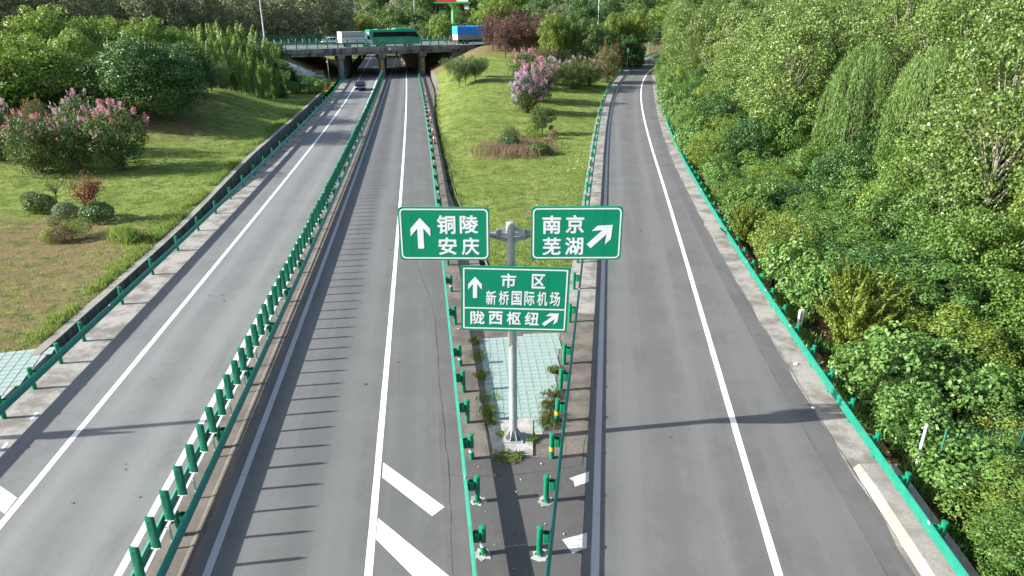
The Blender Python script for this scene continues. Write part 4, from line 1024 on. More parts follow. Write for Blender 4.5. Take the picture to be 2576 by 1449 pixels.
# stone revetment on the bank left of the bridge
poly = [(703, 150), (735, 160), (770, 175), (815, 191), (790, 197), (768, 197), (725, 176), (704, 164)]
root = struct(MB().add([tuple(hit(u, v) + Vector((0, 0, -.05))) for u, v in poly], [tuple(range(len(poly)))[::-1]]).build('stone_slope', 'stone_white'))
stone_me = []
for k in range(4):
    r = random.Random(k); P = [(x * (1 - .15 * (z > 0)) * r.uniform(.85, 1.1), y * (1 - .15 * (z > 0)) * r.uniform(.85, 1.1), z * .18) for z in (-.5, .5) for x, y in ((-.5, -.5), (.5, -.5), (.5, .5), (-.5, .5))]
    stone_me.append(MB().add(P, [(4, 5, 6, 7), (0, 1, 5, 4), (1, 2, 6, 5), (2, 3, 7, 6), (3, 0, 4, 7), (3, 2, 1, 0)]).mesh('stone', 'stone_white'))
k = 0
for uu in np.arange(700, 822, 4.2):
    for vv in np.arange(147, 200, 2.6):
        u, v = uu + rnd.uniform(-.8, .8) + (vv * .8) % 4, vv + rnd.uniform(-.4, .4)
        if inside((u, v), poly) and k < 280:
            h_ = hit(u, v); o_ = link('stone', stone_me[k % 4], root, h_ + Vector((0, 0, .02))); k += 1
            o_.scale = (.62, .52, 1); o_.rotation_euler = (R(-8), R(28), rnd.uniform(-.3, .3) + .3)
# ================================================================== VEGETATION
def quads_mesh(name, V, mats, mi=None):
    """V: (n,4,3) leaf quads"""
    n = len(V); me = bpy.data.meshes.new(name); me.vertices.add(n * 4); me.vertices.foreach_set('co', V.reshape(-1).astype(np.float32))
    me.loops.add(n * 4); me.loops.foreach_set('vertex_index', np.arange(n * 4, dtype=np.int32))
    me.polygons.add(n); me.polygons.foreach_set('loop_start', np.arange(0, n * 4, 4, dtype=np.int32)); me.polygons.foreach_set('loop_total', np.full(n, 4, dtype=np.int32))
    for m in (mats if isinstance(mats, (list, tuple)) else [mats]): me.materials.append(M[m])
    if mi is not None: me.polygons.foreach_set('material_index', mi.astype(np.int32))
    me.update(calc_edges=True); return me
def unit(a): return a / np.maximum(np.linalg.norm(a, axis=-1, keepdims=True), 1e-6)
def leaves(C, N, D, size, aspect, fold=.18, r=None):
    """diamond leaves folded along the midrib; C centres, N normals, D long direction"""
    n = len(C); N = unit(N); D = unit(D - N * (D * N).sum(1, keepdims=True)); S = np.cross(N, D)
    L = (size if isinstance(size, np.ndarray) else np.full(n, size))[:, None]; W = L * aspect
    V = np.empty((n, 4, 3)); V[:, 0] = C - D * L * .5; V[:, 2] = C + D * L * .5 - N * L * .08
    V[:, 1] = C + S * W * .5 + N * W * fold - D * L * .06; V[:, 3] = C - S * W * .5 + N * W * fold - D * L * .06
    return V
def sph(r, n): return unit(r.normal(size=(n, 3)))
def clump_leaves(r, centers, radii, per, size, aspect, up=.35, rand=.55, droop=.35, inner=.62, flat=.85, outw=.6):
    out = []
    for c, rad in zip(centers, radii):
        d = sph(r, per); d = d[(d[:, 2] > -.55) | (r.random(per) < .45)]; m = len(d)
        rr = rad * (inner + (1.06 - inner) * r.random(m) ** .6)
        P = np.array(c) + d * rr[:, None] * np.array([1, 1, flat])
        N = d * outw + np.array([0, 0, up]) + r.normal(size=(m, 3)) * rand
        D = r.normal(size=(m, 3)) * .8 + d * .5 - np.array([0, 0, droop])
        out.append(leaves(P, N, D, size * r.uniform(.65, 1.25, m), aspect))
    return np.concatenate(out)
def ell_clumps(r, n, cz, R_, rz, crad, jit=.12, low=-1.0, shape=None):
    """clump centres spread over and inside an uneven ellipsoid"""
    C = []; K = []
    i = np.arange(n) + .5; ph = np.arccos(1 - 2 * i / n); th = math.pi * (1 + 5 ** .5) * i
    for a, b in zip(ph, th):
        d = np.array([math.sin(a) * math.cos(b), math.sin(a) * math.sin(b), math.cos(a)])
        if d[2] < low: continue
        k = r.uniform(.72, 1.0) if r.random() < .78 else r.uniform(.3, .65)
        s = shape(d[2]) if shape else 1
        lob = 1 + .16 * math.sin(3 * b + n) * (1 - abs(d[2])) + .1 * math.sin(5 * b + 1.3 * n)
        C.append(np.array([d[0] * R_ * k * s * lob, d[1] * R_ * k * s * lob, cz + d[2] * rz * k]) + r.normal(size=3) * jit * R_ * .5); K.append(crad * r.uniform(.75, 1.3))
    return C, K
def lobe_clumps(r, nl, cz, R_, rz, low=-.75, lr=.40, sub=9, sr=.17):
    """uneven crown of big lobes, each lobe carrying smaller clumps on its outer side"""
    L_, _ = ell_clumps(r, nl, cz, R_ * .72, rz * .74, 1, jit=.16, low=low); C = []; K = []
    for c in L_:
        rad = R_ * lr * r.uniform(.72, 1.2); o_ = unit(np.array([c[0], c[1], (c[2] - cz) * R_ / rz + .2 * R_]))
        for d in sph(r, sub * 3):
            if (d * o_).sum() > -.15 and len(C) < 400:
                C.append(c + d * rad * np.array([1, 1, .85])); K.append(R_ * sr * r.uniform(.75, 1.25))
        C.append(c); K.append(rad * .7)
    return C, K
def trunk_mesh(r, h, base_r, tips, mat='bark', fork=.35, n=7, bend=.25):
    mb = MB(); top = Vector((r.normal() * bend, r.normal() * bend, h * .72))
    def P(t): return Vector((0, 0, -.3)).lerp(top, t) + Vector((math.sin(t * 5) * .08 * base_r * 6, math.cos(t * 4) * .05 * base_r * 6, 0)) * t
    mb.tube([P(t) for t in (0, .25, .5, .75, 1)], [base_r * 1.25, base_r, base_r * .8, base_r * .55, base_r * .25], n)
    for c in tips:
        t0 = min(.95, max(fork, (c[2] / max(top.z, .1)) * .62)); a = P(t0); b = Vector(c); m_ = a.lerp(b, .55) + Vector((0, 0, (b - a).length * .10))
        mb.tube([a, m_, b], [base_r * .42 * (1.2 - t0), base_r * .25, base_r * .07], 5, False)
    return autosmooth(mb.mesh('trunk', mat), 60)
PROTO = {}
def reg(name, h, R_, parts): PROTO[name] = (h, R_, parts)
def pick(r, C, k): return [C[i] for i in r.choice(len(C), min(k, len(C)), replace=False)]
def tree_round(key, seed, h, R_, cz, rz, nc, crad, per, size, aspect, mat, tr=.2, bark='bark', limbs=9, low=-.75, flat=.85, up=.35, rand=.55, shape=None, droop=.35, outw=.6, inner=.62, lobes=0):
    r = np.random.default_rng(seed); C, K = lobe_clumps(r, lobes, cz, R_, rz, low) if lobes else ell_clumps(r, nc, cz, R_, rz, crad, low=low, shape=shape)
    V = clump_leaves(r, C, K, per, size, aspect, flat=flat, up=up, rand=rand, droop=droop, outw=outw, inner=inner)
    reg(key, h, R_, [('crown', quads_mesh('crown', V, mat)), ('trunk', trunk_mesh(r, h, tr, pick(r, C, limbs), bark))])
def recolour(src, key, mat):
    h, R_, parts = PROTO[src]; c = parts[0][1].copy(); c.materials[0] = M[mat]; reg(key, h, R_, [('crown', c)] + parts[1:])
for k in range(3): tree_round(f'camphor{k}', 20 + k, 11, 5.2, 6.2, 4.6, 92, .98, 70, .33, .55, 'leaf_camphor', .24, up=.25, rand=.32, outw=1.0, inner=.72, lobes=22)
for k in range(2):
    tree_round(f'bushy{k}', 30 + k, 10, 5.0, 4.6, 4.9, 110, .92, 62, .31, .5, 'leaf_bluegreen', .2, low=-.97, rand=.4, outw=.9, lobes=30)
    recolour(f'bushy{k}', f'bushygreen{k}', 'leaf_far')
for k in range(2): recolour(f'camphor{k}', f'far{k}', 'leaf_far'); recolour(f'camphor{k}', f'golden{k}', 'leaf_privet'); recolour(f'camphor{k}', f'darkround{k}', 'leaf_dark')
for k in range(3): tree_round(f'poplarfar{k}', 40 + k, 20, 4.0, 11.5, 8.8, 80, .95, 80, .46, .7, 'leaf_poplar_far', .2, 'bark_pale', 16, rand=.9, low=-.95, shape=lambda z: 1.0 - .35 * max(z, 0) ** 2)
for k in range(3):
    tree_round(f'broad{k}', 50 + k, 6, 2.7, 3.5, 2.5, 58, .64, 300, .165, .55, 'leaf_forest', .12, low=-.9, rand=.5, outw=.8, limbs=12)
recolour('broad0', 'broaddark0', 'leaf_dark'); recolour('broad1', 'broaddark1', 'leaf_dark'); recolour('broad2', 'broadyellow', 'leaf_yellow'); recolour('broad1', 'broadmul', 'leaf_mulberry'); recolour('broad2', 'broadcrape', 'leaf_crape')
for k in range(3): tree_round(f'poplar{k}', 60 + k, 16, 3.7, 9.6, 6.6, 125, .74, 225, .165, .85, 'leaf_poplar', .15, 'bark_pale', 30, rand=.95, up=.2, low=-.95, droop=.6, shape=lambda z: 1.0 - .35 * max(z, 0) ** 2)
for k in range(3): tree_round(f'mulberry{k}', 70 + k, 2.2, 1.5, 1.15, 1.05, 34, .42, 170, .155, .7, 'leaf_mulberry', .04, 'twig', 8, low=-.7, up=.6, rand=.45)
for k in range(2): tree_round(f'privet{k}', 80 + k, 2.4, 1.4, 1.25, 1.15, 34, .40, 190, .10, .5, 'leaf_privet', .04, 'twig', 8, low=-.8, up=.6)
tree_round('plum0', 90, 6, 2.7, 3.5, 2.7, 85, .55, 110, .22, .45, 'leaf_plum', .10, 'bark', 20, low=-.8, flat=1.5, rand=.8, shape=lambda z: .8 + .2 * z)
tree_round('plum1', 91, 6, 2.6, 3.5, 2.8, 85, .55, 110, .22, .45, 'leaf_plum', .10, 'bark', 20, low=-.8, flat=1.5, rand=.8, shape=lambda z: .8 + .2 * z)
for k in range(2): tree_round(f'fan{k}', 93 + k, 3.9, 2.1, 2.5, 1.5, 60, .42, 110, .17, .4, 'leaf_fan', .07, 'bark', 18, low=-.95, flat=1.2, rand=.8, shape=lambda z: .55 + .45 * (z + 1) / 1.4)
def tree_bamboo(key, seed, mat):
    r = np.random.default_rng(seed); out = []; mb = MB()
    for i in range(15):
        a = r.uniform(0, 6.28); h = r.uniform(7.2, 10.5); b = Vector((math.cos(a), math.sin(a), 0)) * r.uniform(.2, 1.2); lean = Vector((math.cos(a), math.sin(a), 0)) * r.uniform(.4, 1.8)
        f = lambda t: b + lean * t ** 2.2 + Vector((0, 0, h * (t - .05 * t ** 4)))
        mb.tube([f(t) for t in (0, .3, .6, .85, 1)], [.045, .042, .03, .016, .005], 5, False)
        m = 430; t = .22 + .78 * r.random(m) ** .75; P = np.array([f(x) for x in t])
        spread = (.95 * (1 - t) ** .6 + .10)[:, None]; d = sph(r, m); d[:, 2] *= .35; P = P + d * spread * r.random((m, 1)) ** .5; P[:, 2] -= (spread[:, 0] * .3)
        out.append(leaves(P, d + np.array([0, 0, .7]) + r.normal(size=(m, 3)) * .35, d + np.array([0, 0, -.55]) + r.normal(size=(m, 3)) * .3, r.uniform(.28, .5, m), .24))
    reg(key, 10.2, 2.4, [('foliage', quads_mesh('foliage', np.concatenate(out), mat)), ('stems', mb.mesh('stems', 'leaf_bamboo'))])
for k in range(3): tree_bamboo(f'bamboo{k}', 100 + k, 'leaf_bamboo')
def tree_willow(key, seed):
    r = np.random.default_rng(seed); out = []; tips = []
    for i in range(260):
        a = r.uniform(0, 6.28); q = r.random() ** .6; rad = 3.9 * q; z0 = 5.2 + 4.0 * math.sqrt(max(0, 1 - q * q)) * r.uniform(.75, 1.0); L = r.uniform(1.8, 4.2) * (.55 + .6 * q)
        c = np.array([math.cos(a) * rad, math.sin(a) * rad, z0]); m = 52; t = r.random(m)
        if i % 14 == 0: tips.append(c)
        P = c + np.stack([np.cos(a) * .5 * np.sin(t * 1.5), np.sin(a) * .5 * np.sin(t * 1.5), -L * t + .25 * np.sin(t * 3)], 1) + r.normal(size=(m, 3)) * .09
        out.append(leaves(P, r.normal(size=(m, 3)) + np.array([math.cos(a), math.sin(a), .2]), np.array([0, 0, -1]) + r.normal(size=(m, 3)) * .35, r.uniform(.14, .26, m), .26))
    reg(key, 9.4, 4.0, [('crown', quads_mesh('crown', np.concatenate(out), 'leaf_willow')), ('trunk', trunk_mesh(r, 9, .2, tips))])
tree_willow('willow0', 110); tree_willow('willow1', 111)
def tree_juniper(key, seed, h=4.2, n=46):
    r = np.random.default_rng(seed); out = []; tips = []
    for i in range(n):
        a = r.uniform(0, 6.28); el = r.uniform(.35, 1.35); L = r.uniform(1.1, 2.0); b = np.array([math.cos(a) * r.uniform(.05, .7), math.sin(a) * r.uniform(.05, .7), r.uniform(.2, 2.1)])
        d = np.array([math.cos(a) * math.cos(el), math.sin(a) * math.cos(el), math.sin(el)]); tips.append(b + d * L * .8)
        m = 300; t = r.random(m) ** .8; w_ = (.34 * (1 - t) ** .7 * np.minimum(1, t * 5 + .25))[:, None]
        off_ = sph(r, m); P = b + d * (t * L)[:, None] + off_ * w_ * r.random((m, 1)) ** .4 + np.stack([np.zeros(m), np.zeros(m), .35 * t ** 2], 1)
        out.append(leaves(P, off_ + r.normal(size=(m, 3)) * .4, d * 1.1 + off_ * .55 + np.array([0, 0, .35]), r.uniform(.10, .2, m), .34))
    reg(key, h, 1.7, [('foliage', quads_mesh('foliage', np.concatenate(out), 'leaf_juniper')), ('trunk', trunk_mesh(r, 2.6, .09, tips[::4]))])
tree_juniper('juniper0', 120); tree_juniper('juniper1', 121)
def tree_crape(key, seed, blooms, h=4.6, R_=2.1, nbl=90, leaf='leaf_crape', topz=.0):
    r = np.random.default_rng(seed); C, K = ell_clumps(r, 95, 2.3, R_, 2.15, .46, low=-.99, shape=lambda z: .96 + .06 * z)
    V = clump_leaves(r, C, K, 130, .155, .5, flat=1.15, rand=.7); parts = [('foliage', quads_mesh('foliage', V, leaf))]
    for bmat, nb in blooms:
        out = []
        cand = [c for c in C if c[2] > (2.6 if nb < 100 else 1.2)]
        ax = r.uniform(0, 6.28)
        cand.sort(key=lambda c: -(c[2] * .8 + (c[0] * math.cos(ax) + c[1] * math.sin(ax)) * .7 + r.normal() * .7)); cand = cand[:max(6, int(len(cand) * .6))]
        for i in range(int(nb * 1.8)):
            c = np.array(cand[r.integers(len(cand))]); d = unit(np.array([c[0], c[1], (c[2] - 1.8) * 1.2]) + r.normal(size=3) * .5); p = c + d * .5; m = 24
            t = r.random(m); P = p + (d * .7 + np.array([0, 0, .4])) * (t * .42)[:, None] + r.normal(size=(m, 3)) * (.085 * (1.15 - t))[:, None]
            out.append(leaves(P, r.normal(size=(m, 3)) + d, r.normal(size=(m, 3)), r.uniform(.05, .10, m), .9))
        parts.append(('blossom', quads_mesh('blossom', np.concatenate(out), bmat)))
    mb = MB()
    for c in C[::5]: mb.tube([(r.normal() * .15, r.normal() * .15, -.2), (c[0] * .35, c[1] * .35, c[2] * .5), tuple(c)], [.04, .03, .01], 5, False)
    parts.append(('stems', mb.mesh('stems', 'twig'))); reg(key, h, R_, parts)
tree_crape('crapepink', 130, [('bloom_pink', 60), ('bloom_red', 8)]); tree_crape('crapepurple', 131, [('bloom_purple', 150), ('bloom_pink', 45)]); tree_crape('crapelilac', 132, [('bloom_lilac', 130), ('bloom_purple', 40)])
tree_crape('crapegreen', 133, [('bloom_lilac', 10), ('bloom_pink', 14)]); tree_crape('crapered', 134, [('bloom_red', 14), ('bloom_pink', 26)]); tree_crape('craperust', 135, [('bloom_rust', 34)], leaf='leaf_olive')
tree_crape('crapefull', 136, [('bloom_lilac', 150), ('bloom_purple', 150)])
def tree_ball(key, seed, mat, h=1.0, R_=.6, n=2600, size=.07, asp=.55):
    r = np.random.default_rng(seed); d = sph(r, n); d = d[d[:, 2] > -.7]; m = len(d)
    lump = 1 + .08 * np.sin(d[:, 0] * 7 + seed) * np.cos(d[:, 1] * 6); P = d * (R_ * (.72 + .3 * r.random(m) ** .4) * lump)[:, None] * np.array([1, 1, .85]); P[:, 2] += h * .48
    V = leaves(P, d + r.normal(size=(m, 3)) * .6, d * .4 + r.normal(size=(m, 3)), r.uniform(.6, 1.3, m) * size, asp); mb = MB()
    for k in range(5): mb.tube([(0, 0, -.1), (r.normal() * .25 * R_, r.normal() * .25 * R_, h * .6)], [.025, .01], 5, False)
    reg(key, h, R_, [('foliage', quads_mesh('foliage', V, mat)), ('stems', mb.mesh('stems', 'twig'))])
tree_ball('ballvar', 140, 'leaf_variegated', size=.085); tree_ball('ballolive', 141, 'leaf_olive'); tree_ball('ballyellow', 142, 'leaf_yellow'); tree_ball('balldark', 143, 'leaf_dark', size=.085); tree_ball('balldry', 144, 'leaf_dry')
tree_ball('ballcrape', 145, 'leaf_crape', size=.09)
def tree_sparse(key, seed, mat, h, R_, n, size):
    r = np.random.default_rng(seed); mb = MB(); out = []
    top = Vector((0, 0, h * .38)); mb.tube([(0, 0, -.2), (.06, .02, h * .2), top], [.055, .05, .045], 6)
    for i in range(16):
        a = r.uniform(0, 6.28); e = top + Vector((math.cos(a) * R_ * r.uniform(.3, 1), math.sin(a) * R_ * r.uniform(.3, 1), h * r.uniform(.25, .62))); mid = top.lerp(e, .5) + Vector((0, 0, .15))
        mb.tube([top, mid, e], [.022, .014, .005], 4, False); m = n // 16
        t = r.uniform(.3, 1.05, m); P = np.array([top.lerp(e, x) for x in t]) + r.normal(size=(m, 3)) * .17
        out.append(leaves(P, r.normal(size=(m, 3)) + np.array([0, 0, .4]), r.normal(size=(m, 3)), r.uniform(.7, 1.3, m) * size, .45))
    reg(key, h, R_, [('crown', quads_mesh('crown', np.concatenate(out), mat)), ('trunk', mb.mesh('trunk', 'bark'))])
tree_sparse('photinia', 150, 'leaf_photinia', 3.0, 1.25, 1700, .13); tree_sparse('twiggy', 151, 'leaf_crape', 2.2, .9, 420, .09)
def tree_conifer(key, seed):
    r = np.random.default_rng(seed); out = []; h = 6.5
    for i in range(70):
        z = h * (.06 + .92 * (i / 70)); L = 1.7 * (1 - z / h) + .18
        for k in range(5):
            a = r.uniform(0, 6.28); m = 40; t = r.random(m); d = np.array([math.cos(a), math.sin(a), -.15])
            P = np.array([0, 0, z]) + d * (t * L)[:, None] + r.normal(size=(m, 3)) * .08
            out.append(leaves(P, np.array([0, 0, 1]) + r.normal(size=(m, 3)) * .4, d + r.normal(size=(m, 3)) * .4, r.uniform(.18, .32, m), .3))
    reg(key, h, 1.8, [('crown', quads_mesh('crown', np.concatenate(out), 'leaf_dark')), ('trunk', MB().tube([(0, 0, -.2), (0, 0, h * .95)], [.13, .02], 7).mesh('trunk', 'bark'))])
tree_conifer('conifer', 160)

def plant(kind, name, x, y, h, label, cat='tree', group=None, wide=None, z=None, rz=None):
    H0, R0, parts = PROTO[kind]; z = gz(x, y) if z is None else z; s = h / H0; sx = s if wide is None else wide / (2 * R0)
    t = thing(name, label, cat, (x, y, z - .03), rnd.uniform(0, 6.28) if rz is None else rz, group); t.scale = (sx, sx * rnd.uniform(.92, 1.08), s)
    for nm, me in parts: link(nm, me, t)
    return t
def T(kind, name, u, y, vtop, label, cat='tree', wpx=None, group=None, hmin=1.5):
    """stand at depth y on the column u, top seen at row vtop"""
    z = 2.0
    for _ in range(6): x = xat(u, y, z + 2); z = gz(x, y)
    h = max(hmin, zat(vtop, y) - z); wide = None if wpx is None else wpx / FPX * (y * cP + (CAM_H - z - h * .5) * sP)
    return plant(kind, name, x, y, h, label, cat, group, wide, z)
def Tb(kind, name, u, vb, vtop, label, cat='shrub', wpx=None, group=None):
    """stand where the ray through u, vb meets the ground"""
    p = hit(u, vb); h = max(.35, zat(vtop, p.y) - p.z); wide = None if wpx is None else wpx / FPX * (p.y * cP + (CAM_H - p.z) * sP)
    return plant(kind, name, p.x, p.y, h, label, cat, group, wide, p.z)

# ------------------------------------------------------------------ left side
g = 'round crowned trees behind the left lawn'; lb = 'bright green round crowned tree in the grove behind the pink flowering shrubs'
for i, (u, y, v, w_) in enumerate([(75,72,90,235),(-70,70,95,220),(0,90,50,190),(150,94,18,190),(262,97,38,150),(318,100,46,120),(395,97,48,140),(455,100,66,120),(198,84,72,120),(-60,98,25,200)]):
    T(f'camphor{i % 3}', 'camphor_tree', u, y, v, lb, 'tree', w_, g)
T('bushy0', 'broadleaf_tree', 378, 74, 76, 'large dark green tree with foliage down to the left lawn', 'tree', 245)
T('bushy1', 'broadleaf_tree', 470, 86, 96, 'dark blue green tree beside the bamboo behind the left lawn', 'tree', 150)
T('bushy1', 'broadleaf_tree', 300, 80, 130, 'shaded dark tree in the gap between the bright round trees', 'tree', 170)
for i, (u, y, v, w_) in enumerate([(15, 70, 205, 150), (120, 74, 212, 150), (215, 76, 208, 140), (285, 74, 215, 110)]):
    T(f'bushygreen{i % 2}', 'understorey_bush', u, y, v, 'dark leafy bush under the round crowned trees behind the pink shrubs', 'bush', w_, 'bushes under the left grove')
T('fan0', 'small_tree', 525, 90, 152, 'small spreading dark green tree at the crest of the left lawn', 'tree', 115)
g = 'bamboo clumps left of the bridge'; lb = 'feathery light green bamboo clump with pointed tops left of the bridge'
for i, (u, y, v) in enumerate([(478,108,80),(512,112,58),(545,114,52),(585,113,44),(612,118,55),(640,114,72),(662,116,84),(690,121,112),(600,104,112),(560,102,118),(530,104,96),(632,106,128),(664,110,140),(690,112,160),(655,103,185),(620,100,175)]):
    T(f'bamboo{i % 3}', 'bamboo_clump', u, y, v, lb, 'bamboo', None, g)
Tb('conifer', 'conifer_tree', 702, 246, 158, 'dark pointed conifer beside the bamboo near the bridge', 'tree', 52); Tb('conifer', 'conifer_tree', 742, 232, 178, 'small dark conifer among the ivy below the stone slope', 'tree', 40)
g = 'ivy covered bushes left of the underpass'; lb = 'low dark green leafy bush on the bank left of the underpass'
for i, (u, v, vt, w_) in enumerate([(722,214,180,50),(748,212,186,46),(770,214,190,42),(790,220,194,40),(812,224,200,30),(735,236,205,40),(765,232,210,40),(795,236,216,34),(720,190,170,40),(700,180,150,46),(690,140,108,44),(708,148,128,26),(800,206,190,24)]):
    Tb(f'mulberry{i % 3}' if i % 3 else 'broaddark0', 'leafy_bush', u, v, vt, lb, 'bush', w_ * 1.25, g)
# poplar wood behind
g = 'tall poplars behind the expressway'; lb = 'tall grey green poplar in the wood behind the expressway'
k = 0
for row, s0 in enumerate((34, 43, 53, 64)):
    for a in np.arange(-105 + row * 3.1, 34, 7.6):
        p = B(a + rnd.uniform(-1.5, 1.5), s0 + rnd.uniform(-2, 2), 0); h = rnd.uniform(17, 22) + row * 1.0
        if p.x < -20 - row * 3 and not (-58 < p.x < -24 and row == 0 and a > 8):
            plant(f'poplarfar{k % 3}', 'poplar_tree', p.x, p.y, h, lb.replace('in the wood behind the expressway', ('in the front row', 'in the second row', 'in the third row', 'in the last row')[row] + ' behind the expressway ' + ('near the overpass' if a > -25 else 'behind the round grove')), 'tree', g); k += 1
# crape myrtles left
Tb('crapepink', 'crape_myrtle', 305, 426, 262, 'crape myrtle bush with a bright pink top beside the left lawn', 'shrub', 140)
Tb('crapegreen', 'crape_myrtle', 195, 428, 288, 'mostly green crape myrtle bush between two pink ones', 'shrub', 110)
Tb('crapered', 'crape_myrtle', 100, 432, 290, 'broad crape myrtle with scattered pink flowers by the brown soil', 'shrub', 130)
Tb('crapelilac', 'crape_myrtle', 5, 405, 258, 'pale lilac flowering crape myrtle at the end of the shrub row', 'shrub', 110)
Tb('craperust', 'crape_myrtle', 116, 380, 252, 'crape myrtle with rust coloured seed heads behind the pink bushes', 'shrub', 70)
Tb('crapegreen', 'crape_myrtle', 215, 385, 240, 'yellowish green crape myrtle standing behind the pink bushes', 'shrub', 105)
# planted bed left
Tb('twiggy', 'bare_shrub', 146, 512, 446, 'thin twiggy shrub with few leaves in the planted bed', 'shrub', 60)
Tb('photinia', 'photinia_tree', 224, 562, 432, 'small tree with sparse reddish leaves in the planted bed', 'tree', 105)
Tb('ballvar', 'round_shrub', 168, 553, 508, 'clipped round shrub with pale edged leaves under the reddish tree', 'shrub', 58)
Tb('ballolive', 'round_shrub', 146, 570, 540, 'smooth olive green dome shaped shrub in front of the pale edged one', 'shrub', 48)
Tb('balldry', 'round_shrub', 162, 608, 566, 'brownish grey dome shaped shrub at the front of the planted bed', 'shrub', 52)
Tb('ballyellow', 'round_shrub', 128, 610, 574, 'small yellow green shrub beside the brownish dome', 'shrub', 44)
Tb('privet0', 'leafy_shrub', 198, 598, 548, 'loose yellow green shrub at the foot of the reddish tree', 'shrub', 70)
Tb('balldark', 'leafy_shrub', 248, 556, 508, 'dark green shrub behind the reddish tree', 'shrub', 80)
Tb('ballcrape', 'leafy_shrub', 104, 532, 488, 'grey green spreading shrub on the lawn side of the planted bed', 'shrub', 75); Tb('ballolive', 'round_shrub', 78, 508, 482, 'low olive dome shrub behind the grey green spreading one', 'shrub', 44)

# ------------------------------------------------------------------ gore side
for i, (u, vb, vt, w_) in enumerate([(1157,221,150,66),(1170,212,145,64),(1197,206,144,60),(1134,190,147,50),(1207,194,148,44)]):
    Tb(f'fan{i % 2}', 'vase_shaped_tree', u, vb, vt, 'small vase shaped tree on the sloping lawn beside the bridge', 'tree', w_, 'small trees on the sloping lawn')
Tb('plum0', 'purple_plum_tree', 1240, 128, 42, 'purple leaved plum tree beside the blue covered truck', 'tree', 84)
Tb('plum1', 'purple_plum_tree', 1271, 146, 58, 'purple leaved plum tree standing lowest on the bare slope', 'tree', 78)
Tb('plum0', 'purple_plum_tree', 1312, 146, 66, 'purple leaved plum tree behind the pink crape myrtle', 'tree', 88)
T('plum1', 'purple_plum_tree', 1300, 152, 36, 'tall purple leaved plum tree behind the other plums', 'tree', 95); T('plum0', 'purple_plum_tree', 1362, 150, 44, 'purple leaved plum tree partly hidden by the golden tree', 'tree', 75)
T('golden1', 'broadleaf_tree', 1322, 158, 54, 'yellow green tree squeezed between the purple plums', 'tree', 62)
T('golden0', 'broadleaf_tree', 1395, 136, 34, 'golden green round tree to the right of the purple plums', 'tree', 84)
T('far0', 'broadleaf_tree', 1468, 138, 47, 'fresh green round tree behind the red flowering shrubs', 'tree', 100); T('bushy1', 'broadleaf_tree', 1465, 160, -20, 'tall dark green tree rising behind the round trees', 'tree', 90)
T('golden1', 'broadleaf_tree', 1536, 156, 28, 'tall golden topped tree beside the thin lamp post', 'tree', 72); T('golden0', 'broadleaf_tree', 1592, 160, 25, 'golden topped tree above the ramp bend', 'tree', 82)
T('darkround0', 'broadleaf_tree', 1520, 146, 70, 'dark shaded tree under the golden topped trees', 'tree', 75); T('darkround1', 'broadleaf_tree', 1585, 150, 84, 'dark bushy tree next to the chevron sign', 'tree', 85)
T('far1', 'broadleaf_tree', 1648, 185, 66, 'small fresh green tree at the far end of the ramp', 'tree', 45)
T('darkround0', 'broadleaf_tree', 1430, 150, 60, 'dark green tree between the golden tree and the fresh green one', 'tree', 70)
Tb('crapefull', 'crape_myrtle', 1326, 283, 186, 'crape myrtle covered in pale lilac flowers on the sloping lawn', 'shrub', 88)
Tb('crapepurple', 'crape_myrtle', 1352, 255, 158, 'crape myrtle covered in purple pink flowers on the sloping lawn', 'shrub', 90)
Tb('crapepink', 'crape_myrtle', 1322, 222, 128, 'pink crape myrtle standing highest of the flowering group', 'shrub', 80)
Tb('crapelilac', 'crape_myrtle', 1388, 212, 150, 'dusky lilac crape myrtle behind the bright purple one', 'shrub', 66)
Tb('crapegreen', 'crape_myrtle', 1440, 222, 148, 'dark green crape myrtle with a few white flowers beside the ramp lawn', 'shrub', 84)
Tb('crapered', 'crape_myrtle', 1480, 216, 150, 'crape myrtle with sparse red flowers in the shrub row', 'shrub', 70)
Tb('craperust', 'crape_myrtle', 1525, 208, 114, 'tall olive green crape myrtle nearest the ramp guardrail', 'shrub', 72)
Tb('crapered', 'crape_myrtle', 1460, 160, 104, 'red flowering crape myrtle below the fresh green tree', 'shrub', 62); Tb('crapepink', 'crape_myrtle', 1500, 165, 112, 'dusky pink crape myrtle below the dark trees', 'shrub', 56)
Tb('craperust', 'crape_myrtle', 1370, 178, 120, 'brownish green crape myrtle behind the flowering group', 'shrub', 62); Tb('crapegreen', 'crape_myrtle', 1415, 175, 128, 'green crape myrtle in front of the golden tree', 'shrub', 60)
Tb('craperust', 'crape_myrtle', 1548, 180, 110, 'olive crape myrtle beside the chevron sign', 'shrub', 44)
Tb('broadcrape', 'leafy_shrub', 1364, 338, 266, 'rounded olive brown shrub in the island bed', 'shrub', 60); Tb('ballyellow', 'round_shrub', 1338, 342, 313, 'yellow clipped dome shrub in the island bed', 'shrub', 36)
Tb('balldry', 'round_shrub', 1392, 349, 325, 'small greyish dome shrub beside the ramp side of the island bed', 'shrub', 26); Tb('balldark', 'round_shrub', 1281, 374, 336, 'dark glossy dome shrub in the island bed', 'shrub', 52)
Tb('privet0', 'leafy_shrub', 1345, 356, 330, 'low yellow green shrub under the clipped dome', 'shrub', 44); Tb('ballcrape', 'leafy_shrub', 1355, 388, 358, 'low twiggy grey green shrub at the front of the island bed', 'shrub', 60)
